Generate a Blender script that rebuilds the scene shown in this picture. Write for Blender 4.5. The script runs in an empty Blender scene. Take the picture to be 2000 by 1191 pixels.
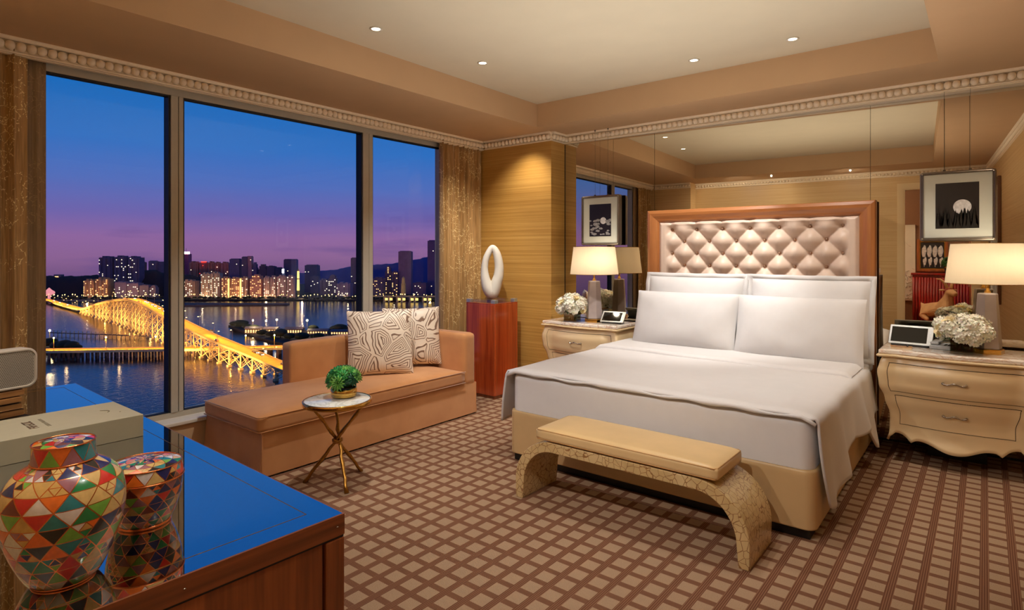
import bpy, bmesh, math, random
from mathutils import Vector, Matrix, Euler, noise
random.seed(7)
PI = math.pi
SC = bpy.context.scene
COL = SC.collection

# ------------------------------------------------------------------ camera
EYE = 1.45
YAW = math.radians(38.6)
cam = bpy.data.cameras.new('camera')
cam.sensor_width = 36.0
cam.lens = 36.0 * 1158.0 / 2000.0
cam.shift_y = -0.0497
cam.clip_start = 0.05
cam.clip_end = 9000
camo = bpy.data.objects.new('camera', cam)
COL.objects.link(camo)
camo.location = (0, 0, EYE)
camo.rotation_euler = (PI / 2, 0, YAW)
SC.camera = camo

# ------------------------------------------------------------------ colour management
SC.view_settings.view_transform = 'Standard'
SC.view_settings.look = 'None'
SC.view_settings.gamma = 1.0
SC.view_settings.use_curve_mapping = False
SC.view_settings.exposure = 0.0
SC.cycles.max_bounces = 8
SC.cycles.diffuse_bounces = 4
SC.cycles.glossy_bounces = 5
SC.cycles.transmission_bounces = 6
SC.cycles.transparent_max_bounces = 10
SC.cycles.caustics_reflective = False
SC.cycles.caustics_refractive = False
SC.cycles.sample_clamp_indirect = 4.0


def s2l(c):
    c = c / 255.0
    return c / 12.92 if c <= 0.04045 else ((c + 0.055) / 1.055) ** 2.4


def rgb(r, g, b):
    return (s2l(r), s2l(g), s2l(b), 1.0)


# ------------------------------------------------------------------ sky at dusk
world = bpy.data.worlds.new('dusk_sky')
SC.world = world
world.use_nodes = True
nt = world.node_tree
nt.nodes.clear()
w_out = nt.nodes.new('ShaderNodeOutputWorld')
w_bg = nt.nodes.new('ShaderNodeBackground')
w_tc = nt.nodes.new('ShaderNodeTexCoord')
w_sep = nt.nodes.new('ShaderNodeSeparateXYZ')
w_ramp = nt.nodes.new('ShaderNodeValToRGB')
w_map = nt.nodes.new('ShaderNodeMapRange')
w_map.inputs[1].default_value = -0.10
w_map.inputs[2].default_value = 0.60
nt.links.new(w_tc.outputs['Generated'], w_sep.inputs[0])
nt.links.new(w_sep.outputs['Z'], w_map.inputs[0])
nt.links.new(w_map.outputs[0], w_ramp.inputs[0])
stops = [(-0.10, (70, 54, 92)), (-0.04, (106, 78, 124)), (-0.005, (142, 100, 150)), (0.025, (146, 104, 162)),
         (0.060, (112, 102, 176)), (0.105, (84, 112, 190)), (0.16, (50, 114, 196)), (0.23, (28, 108, 190)),
         (0.35, (24, 98, 176)), (0.60, (16, 66, 140))]
el = w_ramp.color_ramp.elements
while len(el) < len(stops):
    el.new(0.5)
for e, (z, c) in zip(el, stops):
    e.position = (z + 0.10) / 0.70
    e.color = rgb(*c)
# thin dusk clouds
w_mp = nt.nodes.new('ShaderNodeMapping')
w_mp.inputs['Scale'].default_value = (2.2, 2.2, 16.0)
w_no = nt.nodes.new('ShaderNodeTexNoise')
w_no.inputs['Scale'].default_value = 2.4
w_no.inputs['Detail'].default_value = 6
w_cr = nt.nodes.new('ShaderNodeValToRGB')
w_cr.color_ramp.elements[0].position = 0.55
w_cr.color_ramp.elements[0].color = (0, 0, 0, 1)
w_cr.color_ramp.elements[1].position = 0.72
w_cr.color_ramp.elements[1].color = (0.5, 0.5, 0.5, 1)
w_mx = nt.nodes.new('ShaderNodeMixRGB')
w_mx.inputs[2].default_value = rgb(92, 74, 140)
nt.links.new(w_tc.outputs['Generated'], w_mp.inputs[0])
nt.links.new(w_mp.outputs[0], w_no.inputs[0])
nt.links.new(w_no.outputs[0], w_cr.inputs[0])
w_low = nt.nodes.new('ShaderNodeMapRange')
w_low.inputs[1].default_value = 0.10
w_low.inputs[2].default_value = 0.02
nt.links.new(w_sep.outputs['Z'], w_low.inputs[0])
w_mul = nt.nodes.new('ShaderNodeMath')
w_mul.operation = 'MULTIPLY'
nt.links.new(w_cr.outputs[0], w_mul.inputs[0])
nt.links.new(w_low.outputs[0], w_mul.inputs[1])
nt.links.new(w_mul.outputs[0], w_mx.inputs[0])
nt.links.new(w_ramp.outputs[0], w_mx.inputs[1])
nt.links.new(w_mx.outputs[0], w_bg.inputs[0])
w_bg.inputs[1].default_value = 1.0
nt.links.new(w_bg.outputs[0], w_out.inputs[0])


# ------------------------------------------------------------------ room lights
def lamp(name, kind, loc, energy, col, size=0.05, rot=None, aim=None, spot=None, blend=0.6, size_y=None):
    l = bpy.data.lights.new(name, kind)
    l.energy = energy
    l.color = col
    if kind == 'AREA':
        l.shape = 'RECTANGLE' if size_y else 'SQUARE'
        l.size = size
        if size_y:
            l.size_y = size_y
    else:
        l.shadow_soft_size = size
    if kind == 'SPOT':
        l.spot_size = math.radians(spot)
        l.spot_blend = blend
    o = bpy.data.objects.new(name, l)
    o.location = loc
    if aim is not None:
        d = Vector(aim) - Vector(loc)
        o.rotation_euler = d.to_track_quat('-Z', 'Y').to_euler()
    elif rot is not None:
        o.rotation_euler = rot
    COL.objects.link(o)
    return o


WARM = (1.0, 0.86, 0.68)
WARM2 = (1.0, 0.94, 0.87)
# added fill without a fitting, facing up to brighten the tray ceiling
lamp('added_ceiling_fill', 'AREA', (-1.5, 3.05, 1.80), 25, WARM2, size=2.6, size_y=2.4, rot=(PI, 0, 0))
lamp('downlight_chaise', 'SPOT', (-3.17, 2.52, 2.93), 120, WARM2, 0.03, aim=(-3.85, 2.65, 0.4), spot=76, blend=0.8)
lamp('downlight_pedestal', 'SPOT', (-3.08, 3.49, 2.93), 135, WARM2, 0.03, aim=(-3.95, 4.3, 0.9), spot=74, blend=0.8)
lamp('downlight_bed_left', 'SPOT', (-1.76, 4.46, 2.93), 125, WARM2, 0.03, aim=(-2.12, 5.1, 1.2), spot=72)
lamp('downlight_bed_right', 'SPOT', (-1.05, 4.45, 2.93), 62, WARM2, 0.03, aim=(-1.0, 4.75, 0.8), spot=88)
lamp('downlight_bench', 'SPOT', (-1.75, 3.1, 2.93), 62, WARM2, 0.03, aim=(-1.75, 3.1, 0), spot=104, blend=1.0)
lamp('added_desk_side_fill', 'SPOT', (-0.45, 1.30, 2.93), 42, WARM2, 0.03, aim=(-1.1, 1.0, 0.4), spot=96, blend=1.0)  # added spot to lift the desk's side panel, no fitting above it
lamp('downlight_night_right', 'SPOT', (0.15, 4.3, 2.70), 36, WARM, 0.03, aim=(-0.1, 4.85, 0.6), spot=84, blend=0.8)
lamp('downlight_soffit_pier', 'SPOT', (-3.70, 4.66, 2.70), 38, WARM, 0.03, aim=(-3.85, 5.1, 1.6), spot=92, blend=0.9)
lamp('downlight_soffit_curtain', 'SPOT', (-3.75, 4.2, 2.70), 28, WARM, 0.03, aim=(-4.45, 4.75, 1.2), spot=72, blend=0.9)
lamp('added_jar_spot', 'SPOT', (-1.25, 0.62, 2.70), 16, WARM2, 0.02, aim=(-1.65, 0.45, 0.8), spot=62, blend=0.8)  # added spot to brighten the jars, without a fitting
lamp('added_wall_wash_left', 'SPOT', (-2.9, 0.80, 2.70), 60, WARM2, 0.02, aim=(-2.9, 0.10, 1.9), spot=160, blend=1.0)  # added pair of spots brightening the wall behind the camera, no fittings
lamp('added_wall_wash_right', 'SPOT', (-1.3, 0.80, 2.70), 60, WARM2, 0.02, aim=(-1.3, 0.10, 1.9), spot=160, blend=1.0)
lamp('added_bed_fill_left', 'SPOT', (-2.35, 0.70, 2.70), 104, WARM2, 0.008, aim=(-2.2, 3.4, 0.3), spot=74, blend=1.0)  # added pair of front fill spots for the bed foot, no fittings
lamp('added_bed_fill_right', 'SPOT', (-1.25, 0.70, 2.70), 96, WARM2, 0.008, aim=(-1.35, 3.4, 0.3), spot=74, blend=1.0)
lamp('hall_light', 'POINT', (-1.7, -0.85, 2.3), 70, WARM, 0.05)
lamp('added_hall_spot', 'SPOT', (-0.1, -0.5, 2.55), 70, WARM, 0.01, aim=(-0.25, -1.2, 0.6), spot=90, blend=0.8)  # added to brighten the goat and cabinet, no fitting in the hall


# ------------------------------------------------------------------ materials
class NT:
    def __init__(self, name):
        self.m = bpy.data.materials.new(name)
        self.m.use_nodes = True
        self.t = self.m.node_tree
        self.b = self.t.nodes['Principled BSDF']
        self.out = self.t.nodes['Material Output']

    def n(self, kind, **kw):
        x = self.t.nodes.new(kind)
        for k, v in kw.items():
            if k.startswith('i_'):
                x.inputs[int(k[2:])].default_value = v
            else:
                setattr(x, k, v)
        return x

    def l(self, a, b):
        self.t.links.new(a, b)

    def coord(self, scale=(1, 1, 1), kind='Object', rot=(0, 0, 0)):
        tc = self.n('ShaderNodeTexCoord')
        mp = self.n('ShaderNodeMapping')
        mp.inputs['Scale'].default_value = scale
        mp.inputs['Rotation'].default_value = rot
        self.l(tc.outputs[kind], mp.inputs[0])
        return mp.outputs[0]

    def noise(self, vec, scale, detail=3, rough=0.5, dist=0.0):
        x = self.n('ShaderNodeTexNoise')
        x.inputs['Scale'].default_value = scale
        x.inputs['Detail'].default_value = detail
        x.inputs['Roughness'].default_value = rough
        x.inputs['Distortion'].default_value = dist
        self.l(vec, x.inputs['Vector'])
        return x.outputs[0]

    def ramp(self, fac, stops, interp='LINEAR'):
        x = self.n('ShaderNodeValToRGB')
        x.color_ramp.interpolation = interp
        e = x.color_ramp.elements
        while len(e) < len(stops):
            e.new(0.5)
        for a, (p, c) in zip(e, stops):
            a.position = p
            a.color = c
        self.l(fac, x.inputs[0])
        return x.outputs[0]

    def math(self, op, a, b=None, c=None):
        x = self.n('ShaderNodeMath', operation=op)
        for i, v in enumerate((a, b, c)):
            if v is None:
                continue
            if isinstance(v, (int, float)):
                x.inputs[i].default_value = v
            else:
                self.l(v, x.inputs[i])
        return x.outputs[0]

    def mix(self, fac, a, b):
        x = self.n('ShaderNodeMixRGB')
        for i, v in enumerate((fac, a, b)):
            if i and isinstance(v, (int, float)):
                v = (v, v, v, 1)
            if isinstance(v, (int, float, tuple)):
                x.inputs[i].default_value = v
            else:
                self.l(v, x.inputs[i])
        return x.outputs[0]

    def bump(self, h, strength=0.3, dist=0.01):
        x = self.n('ShaderNodeBump')
        x.inputs['Strength'].default_value = strength
        x.inputs['Distance'].default_value = dist
        self.l(h, x.inputs['Height'])
        self.l(x.outputs[0], self.b.inputs['Normal'])

    def set(self, **kw):
        names = dict(color='Base Color', rough='Roughness', metal='Metallic', spec='Specular IOR Level',
                     coat='Coat Weight', sheen='Sheen Weight', ior='IOR', trans='Transmission Weight',
                     emit='Emission Color', es='Emission Strength', alpha='Alpha', subs='Subsurface Weight',
                     crough='Coat Roughness')
        for k, v in kw.items():
            s = self.b.inputs[names[k]]
            if isinstance(v, (int, float, tuple)):
                s.default_value = v
            else:
                self.l(v, s)
        return self


def plain(name, c, rough=0.6, metal=0.0, var=0.12, scale=30, bump=0.0, **kw):
    """a plain procedural material with a little noise in its colour"""
    m = NT(name)
    v = m.coord()
    f = m.noise(v, scale, 3)
    lo = tuple(x * (1 - var) for x in c[:3]) + (1,)
    hi = tuple(min(1, x * (1 + var)) for x in c[:3]) + (1,)
    m.set(color=m.ramp(f, [(0.3, lo), (0.7, hi)]), rough=rough, metal=metal, **kw)
    if bump:
        m.bump(f, bump, 0.004)
    return m.m


def emis(name, c, s):
    m = NT(name)
    m.set(color=(0.02, 0.02, 0.02, 1), emit=c, es=s, rough=0.6)
    return m.m


def wood(name, dark, light, scale=6.0, stretch=(1, 1, 0.06), rough=0.25, coat=0.4, contrast=(0.3, 0.7)):
    m = NT(name)
    v = m.coord(stretch)
    a = m.noise(v, scale * 6, 6, 0.6, 0.6)
    b = m.noise(v, scale * 30, 2, 0.5)
    f = m.math('ADD', m.math('MULTIPLY', a, 0.75), m.math('MULTIPLY', b, 0.25))
    m.set(color=m.ramp(f, [(contrast[0], dark), (contrast[1], light)]), rough=rough, coat=coat, crough=0.12)
    m.bump(f, 0.05, 0.002)
    return m.m


M = {}
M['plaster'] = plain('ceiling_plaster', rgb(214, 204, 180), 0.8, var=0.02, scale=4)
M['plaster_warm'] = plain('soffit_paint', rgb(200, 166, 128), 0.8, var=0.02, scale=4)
M['crown'] = plain('crown_paint', rgb(250, 234, 208), 0.45, var=0.03, scale=40)
M['frame_metal'] = plain('window_frame_paint', rgb(182, 176, 162), 0.42, var=0.03, scale=20)
M['gasket'] = plain('black_gasket', rgb(18, 18, 20), 0.6)
M['black'] = plain('black_plastic', rgb(14, 13, 13), 0.4)
M['dark_glass'] = plain('screen_glass', rgb(16, 14, 12), 0.08)
M['chrome'] = plain('brushed_chrome', rgb(190, 186, 182), 0.18, 1.0, var=0.04, scale=60)
M['silver'] = plain('satin_silver', rgb(190, 192, 192), 0.35, 0.7, var=0.04)
M['brass'] = plain('antique_brass', rgb(176, 130, 62), 0.3, 1.0, var=0.25, scale=60, bump=0.2)
M['brass_shiny'] = plain('polished_brass', rgb(214, 166, 84), 0.16, 1.0, var=0.08, scale=20)
M['copper'] = plain('copper_wire', rgb(206, 120, 70), 0.22, 1.0, var=0.1)
M['gold_leaf'] = plain('gold_bowl', rgb(226, 184, 100), 0.2, 1.0, var=0.1, scale=90, bump=0.15)
M['cable'] = plain('steel_cable', rgb(110, 100, 86), 0.35, 0.8)
M['white_paint'] = plain('white_paint', rgb(222, 214, 200), 0.5, var=0.02)
M['cream'] = plain('cream_lacquer', rgb(232, 205, 160), 0.28, var=0.03, scale=3, coat=0.4)
M['gap_shade_soil'] = plain('gap_shade_and_soil_brown', rgb(70, 48, 30), 0.6)  # dark brown for the painted drawer gap shade, also the bowl's soil
M['leather'] = plain('beige_leather', rgb(204, 172, 124), 0.42, var=0.06, scale=5, bump=0.05)
M['bench_leather'] = plain('bench_leather', rgb(222, 190, 138), 0.4, var=0.05, scale=6, bump=0.05)
M['piping'] = plain('piping', rgb(186, 140, 84), 0.5)
M['sheet'] = plain('white_cotton', rgb(226, 224, 224), 0.75, var=0.015, scale=14, bump=0.04)
M['duvet'] = plain('white_sateen', rgb(222, 219, 219), 0.6, var=0.015, scale=10, bump=0.05, sheen=0.1)
M['tuft'] = plain('champagne_satin', rgb(226, 202, 184), 0.40, var=0.03, scale=12, sheen=0.2)
M['tuft_button'] = plain('champagne_button', rgb(150, 116, 92), 0.4)
M['shade'] = None
M['petal'] = plain('ivory_petal', rgb(253, 249, 232), 0.6, var=0.02, scale=60, subs=0.1)
M['petal_cream'] = plain('cream_petal', rgb(250, 232, 186), 0.6, var=0.04, scale=60, subs=0.1)
M['leaf'] = plain('leaf_green', rgb(48, 84, 34), 0.45, var=0.3, scale=40)
M['succ'] = plain('succulent_green', rgb(40, 136, 58), 0.4, var=0.35, scale=30)
M['succ_dark'] = plain('succulent_dark', rgb(20, 84, 52), 0.4, var=0.35, scale=30)
M['succ_lime'] = plain('succulent_lime', rgb(104, 164, 70), 0.4, var=0.25, scale=30)
M['stone_white'] = plain('white_stone', rgb(226, 222, 212), 0.55, var=0.03, scale=8, bump=0.1)
M['paper'] = plain('notepad_paper', rgb(228, 206, 170), 0.7)
M['dial'] = plain('phone_grey', rgb(186, 188, 190), 0.45)
M['box_white'] = plain('card_box', rgb(176, 170, 144), 0.65, var=0.02)
M['box_side'] = plain('card_box_side', rgb(132, 112, 84), 0.7, var=0.03)
M['ink_brown'] = plain('ink_brown', rgb(110, 84, 62), 0.7)
M['ink_grey'] = plain('ink_grey', rgb(126, 118, 96), 0.7)
M['picture_frame'] = plain('pewter_frame', rgb(132, 124, 116), 0.3, 0.9, var=0.06)
M['mat_board'] = plain('mat_board', rgb(208, 212, 202), 0.6, var=0.01)
M['print_black'] = plain('print_black', rgb(30, 25, 27), 0.35)
M['print_white'] = plain('print_white', rgb(226, 226, 230), 0.5, var=0.25, scale=40)
M['print_grey'] = plain('print_grey', rgb(150, 150, 154), 0.5, var=0.4, scale=60)
M['light_wood'] = wood('oak_stand', rgb(150, 100, 52), rgb(204, 150, 88), 4, (1, 0.1, 1), 0.4, 0.2)
M['headboard_wood'] = wood('headboard_wood', rgb(146, 84, 42), rgb(186, 122, 70), 2, (1, 1, 0.08), 0.3, 0.4)
M['headboard_wood_h'] = wood('headboard_wood_rail', rgb(146, 84, 42), rgb(186, 122, 70), 2, (0.08, 1, 1), 0.3, 0.4)
M['mahogany'] = wood('glossy_mahogany', rgb(128, 38, 16), rgb(214, 96, 44), 3, (1, 1, 0.03), 0.14, 0.8)
M['desk_wood'] = wood('dark_walnut', rgb(80, 38, 17), rgb(168, 94, 46), 3, (1, 1, 0.05), 0.3, 0.4, (0.28, 0.72))
M['desk_wood_h'] = wood('dark_walnut_rail', rgb(72, 35, 17), rgb(150, 84, 44), 3, (1, 0.05, 1), 0.3, 0.4, (0.28, 0.72))
M['red_wood'] = wood('red_reeded_wood', rgb(90, 8, 8), rgb(170, 22, 18), 3, (1, 1, 0.05), 0.3, 0.5)
M['hall_wall'] = plain('hall_wallcovering', rgb(122, 84, 58), 0.7, var=0.1, scale=80)
M['hall_floor'] = plain('hall_floor_stone', rgb(140, 110, 80), 0.3)
M['terracotta'] = plain('goat_clay', rgb(232, 190, 144), 0.6, var=0.1, scale=12)

# bedroom wallcovering: gold with horizontal streaks
def wallcover(name, a, b, c):
    m = NT(name)
    v = m.coord((0.12, 0.12, 24))
    f = m.noise(v, 2.6, 5, 0.55)
    v2 = m.coord((1.2, 1.2, 160))
    g = m.noise(v2, 3.0, 3)
    h = m.math('ADD', m.math('MULTIPLY', f, 0.6), m.math('MULTIPLY', g, 0.4))
    m.set(color=m.ramp(h, [(0.32, a), (0.5, b), (0.68, c)]), rough=0.42, spec=0.4)
    m.bump(g, 0.08, 0.002)
    return m.m


M['wall_gold'] = wallcover('gold_silk_wallcovering', rgb(170, 126, 60), rgb(192, 148, 76), rgb(210, 168, 96))
M['wall_pale'] = wallcover('pale_gold_wallcovering', rgb(196, 160, 108), rgb(212, 178, 126), rgb(224, 192, 144))

# carpet: warm lattice around pale squares
def carpet():
    m = NT('lattice_carpet')
    tc = m.n('ShaderNodeTexCoord')
    sp = m.n('ShaderNodeSeparateXYZ')
    m.l(tc.outputs['Object'], sp.inputs[0])
    X, Y = sp.outputs['X'], sp.outputs['Y']
    PX, PY = 0.1063, 0.1050
    fx = m.math('FRACT', m.math('ADD', m.math('DIVIDE', m.math('ADD', X, 1.864), PX), 40.5))
    fy = m.math('FRACT', m.math('ADD', m.math('DIVIDE', m.math('SUBTRACT', Y, 1.864), PY), 40.5))
    dx = m.math('ABSOLUTE', m.math('SUBTRACT', fx, 0.5))
    dy = m.math('ABSOLUTE', m.math('SUBTRACT', fy, 0.5))
    inx = m.math('LESS_THAN', dx, 0.335)
    iny = m.math('LESS_THAN', dy, 0.345)
    sq = m.math('MULTIPLY', inx, iny)
    # woven ribs inside the bands
    ribx = m.math('SINE', m.math('MULTIPLY', X, 2 * PI / 0.0088))
    diag = m.math('SINE', m.math('ADD', m.math('MULTIPLY', X, 2 * PI / 0.012), m.math('MULTIPLY', Y, 2 * PI / 0.006)))
    rib = m.mix(inx, ribx, diag)
    ribc = m.ramp(rib, [(0.25, rgb(104, 67, 49)), (0.75, rgb(144, 107, 82))])
    nz = m.noise(m.coord((1, 1, 1)), 260, 2)
    big = m.noise(m.coord((1, 1, 1)), 3, 3)
    sqc = m.ramp(nz, [(0.25, rgb(158, 131, 106)), (0.75, rgb(180, 154, 126))])
    base = m.mix(sq, ribc, sqc)
    base2 = m.mix(m.math('MULTIPLY', big, 0.16), base, rgb(150, 112, 90))
    m.set(color=base2, rough=0.95, spec=0.1)
    m.bump(m.math('ADD', m.math('MULTIPLY', nz, 0.6), m.math('MULTIPLY', rib, 0.3)), 0.5, 0.003)
    return m.m


M['carpet'] = carpet()

def fabric_velvet(name, a, b):
    m = NT(name)
    v = m.coord()
    f = m.noise(v, 3.0, 3, 0.6)
    g = m.noise(v, 420, 2)
    m.set(color=m.ramp(f, [(0.3, a), (0.7, b)]), rough=0.75, sheen=0.35, spec=0.2)
    m.bump(g, 0.15, 0.001)
    return m.m


M['velvet'] = fabric_velvet('copper_velvet', rgb(190, 131, 80), rgb(209, 151, 98))

def curtain_mat(name, a, b, spark, amt=1.0):
    m = NT(name)
    f = m.noise(m.coord((1, 1, 0.05)), 90, 3)
    w = m.n('ShaderNodeTexVoronoi', feature='DISTANCE_TO_EDGE')
    w.inputs['Scale'].default_value = 26
    w.inputs['Randomness'].default_value = 1.0
    m.l(m.coord((1, 1, 0.8)), w.inputs['Vector'])
    line = m.math('LESS_THAN', w.outputs['Distance'], 0.05)
    br = m.math('GREATER_THAN', m.noise(m.coord(), 5, 4, 0.7), 0.50)
    br2 = m.math('GREATER_THAN', m.noise(m.coord(), 120, 1), 0.50)
    k = m.math('MULTIPLY', m.math('MULTIPLY', line, br), m.math('MULTIPLY', br2, amt))
    c = m.ramp(f, [(0.3, a), (0.7, b)])
    m.set(color=m.mix(k, c, spark), rough=m.mix(k, 0.55, 0.3), sheen=0.3)
    m.bump(f, 0.15, 0.002)
    return m.m


M['curtain'] = curtain_mat('gold_curtain_silk', rgb(150, 114, 64), rgb(200, 160, 102), rgb(246, 226, 168))
M['sheer'] = curtain_mat('bronze_curtain_lining', rgb(128, 104, 74), rgb(156, 128, 94), rgb(190, 160, 112), 0.5)

def maze():
    m = NT('maze_line_fabric')
    v = m.coord((1, 1, 1), 'UV')
    w = m.n('ShaderNodeTexVoronoi', feature='DISTANCE_TO_EDGE')
    w.inputs['Scale'].default_value = 3.1
    w.inputs['Randomness'].default_value = 0.9
    nz = m.n('ShaderNodeTexNoise')
    nz.inputs['Scale'].default_value = 5
    nz.inputs['Detail'].default_value = 1
    m.l(v, nz.inputs['Vector'])
    off = m.n('ShaderNodeMixRGB', blend_type='LINEAR_LIGHT', i_0=0.025)
    m.l(v, off.inputs[1])
    m.l(nz.outputs['Color'], off.inputs[2])
    m.l(off.outputs[0], w.inputs['Vector'])
    s = m.math('SINE', m.math('MULTIPLY', w.outputs['Distance'], 84))
    c = m.ramp(m.math('MULTIPLY_ADD', s, 0.5, 0.5), [(0.20, rgb(122, 94, 76)), (0.34, rgb(232, 216, 196))])
    m.set(color=c, rough=0.45, sheen=0.2)
    m.bump(s, 0.2, 0.002)
    return m.m


M['maze'] = maze()

def crackle():
    m = NT('crackled_lacquer')
    w = m.n('ShaderNodeTexVoronoi', feature='DISTANCE_TO_EDGE')
    w.inputs['Scale'].default_value = 26
    nz = m.noise(m.coord(), 9, 3)
    vv = m.n('ShaderNodeMixRGB', blend_type='ADD', i_0=0.05)
    m.l(m.coord(), vv.inputs[1])
    m.l(nz, vv.inputs[2])
    m.l(vv.outputs[0], w.inputs['Vector'])
    k = m.math('LESS_THAN', w.outputs['Distance'], 0.030)
    base = m.ramp(m.noise(m.coord(), 5, 3), [(0.3, rgb(196, 166, 112)), (0.7, rgb(218, 192, 142))])
    m.set(color=m.mix(k, base, rgb(146, 104, 62)), rough=0.3, coat=0.5)
    m.bump(m.math('SUBTRACT', 1.0, k), 0.25, 0.002)
    return m.m


M['crackle'] = crackle()

def marble(name, a, b, vein, scale=3.0):
    m = NT(name)
    f = m.noise(m.coord((1, 1, 2.4)), scale, 8, 0.65, 1.6)
    m.set(color=m.ramp(f, [(0.3, a), (0.47, b), (0.52, vein), (0.58, b), (0.8, a)]), rough=0.14, coat=0.4)
    return m.m


M['marble_pink'] = marble('cream_onyx', rgb(246, 232, 214), rgb(250, 242, 230), rgb(222, 190, 166), 5)
M['marble_white'] = marble('white_marble', rgb(226, 226, 216), rgb(236, 236, 228), rgb(204, 204, 194), 5)

def mirror_mat():
    m = NT('bronze_mirror')
    m.set(color=(0.62, 0.56, 0.44, 1), metal=1.0, rough=0.008)
    f = m.noise(m.coord(), 2, 1)
    m.set(color=m.ramp(f, [(0.0, (0.76, 0.70, 0.58, 1)), (1.0, (0.74, 0.68, 0.56, 1))]))
    return m.m


M['mirror'] = mirror_mat()

def desk_glass():
    m = NT('desk_black_mirror_glass')
    f = m.noise(m.coord(), 2, 1)
    m.set(color=m.ramp(f, [(0.0, (0.72, 0.74, 0.76, 1)), (1.0, (0.70, 0.72, 0.75, 1))]), metal=1.0, rough=0.012)
    return m.m


M['desk_glass'] = desk_glass()

def pane_mat(name, tint, fac):
    m = NT(name)
    t = m.n('ShaderNodeBsdfTransparent')
    t.inputs[0].default_value = tint
    g = m.n('ShaderNodeBsdfGlossy')
    g.inputs['Roughness'].default_value = 0.02
    g.inputs[0].default_value = (1, 1, 1, 1)
    mx = m.n('ShaderNodeMixShader')
    mx.inputs[0].default_value = fac
    m.l(t.outputs[0], mx.inputs[1])
    m.l(g.outputs[0], mx.inputs[2])
    m.l(mx.outputs[0], m.out.inputs[0])
    m.t.nodes.remove(m.b)
    return m.m


M['pane'] = pane_mat('window_glass', (0.97, 0.98, 0.98, 1), 0.012)
M['vase_glass'] = pane_mat('smoked_vase_glass', (0.80, 0.82, 0.78, 1), 0.16)
M['acrylic'] = pane_mat('clear_acrylic', (0.90, 0.90, 0.88, 1), 0.14)
M['water_vase'] = pane_mat('vase_water', (0.75, 0.80, 0.66, 1), 0.05)

def shade_mat():
    m = NT('cream_lampshade_linen')
    f = m.noise(m.coord((1, 1, 0.05)), 60, 2)
    d = m.n('ShaderNodeBsdfDiffuse')
    t = m.n('ShaderNodeBsdfTranslucent')
    c = m.ramp(f, [(0.3, rgb(240, 222, 194)), (0.7, rgb(241, 224, 196))])
    m.l(c, d.inputs[0])
    m.l(c, t.inputs[0])
    mx = m.n('ShaderNodeMixShader')
    mx.inputs[0].default_value = 0.45
    m.l(d.outputs[0], mx.inputs[1])
    m.l(t.outputs[0], mx.inputs[2])
    m.l(mx.outputs[0], m.out.inputs[0])
    m.t.nodes.remove(m.b)
    return m.m


M['shade'] = shade_mat()
M['lamp_stone'] = plain('lamp_grey_ceramic', rgb(172, 160, 158), 0.28, var=0.08, scale=9, coat=0.4)
M['grille'] = plain('speaker_cloth', rgb(176, 170, 158), 0.8, var=0.1, scale=200)
M['grille_hole'] = plain('speaker_hole', rgb(92, 84, 74), 0.8)
M['downlight_glow'] = emis('downlight_glow', (1.0, 0.86, 0.62, 1), 14.0)
M['bulb'] = emis('bulb_glow', (1.0, 0.8, 0.5, 1), 12.0)


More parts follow.
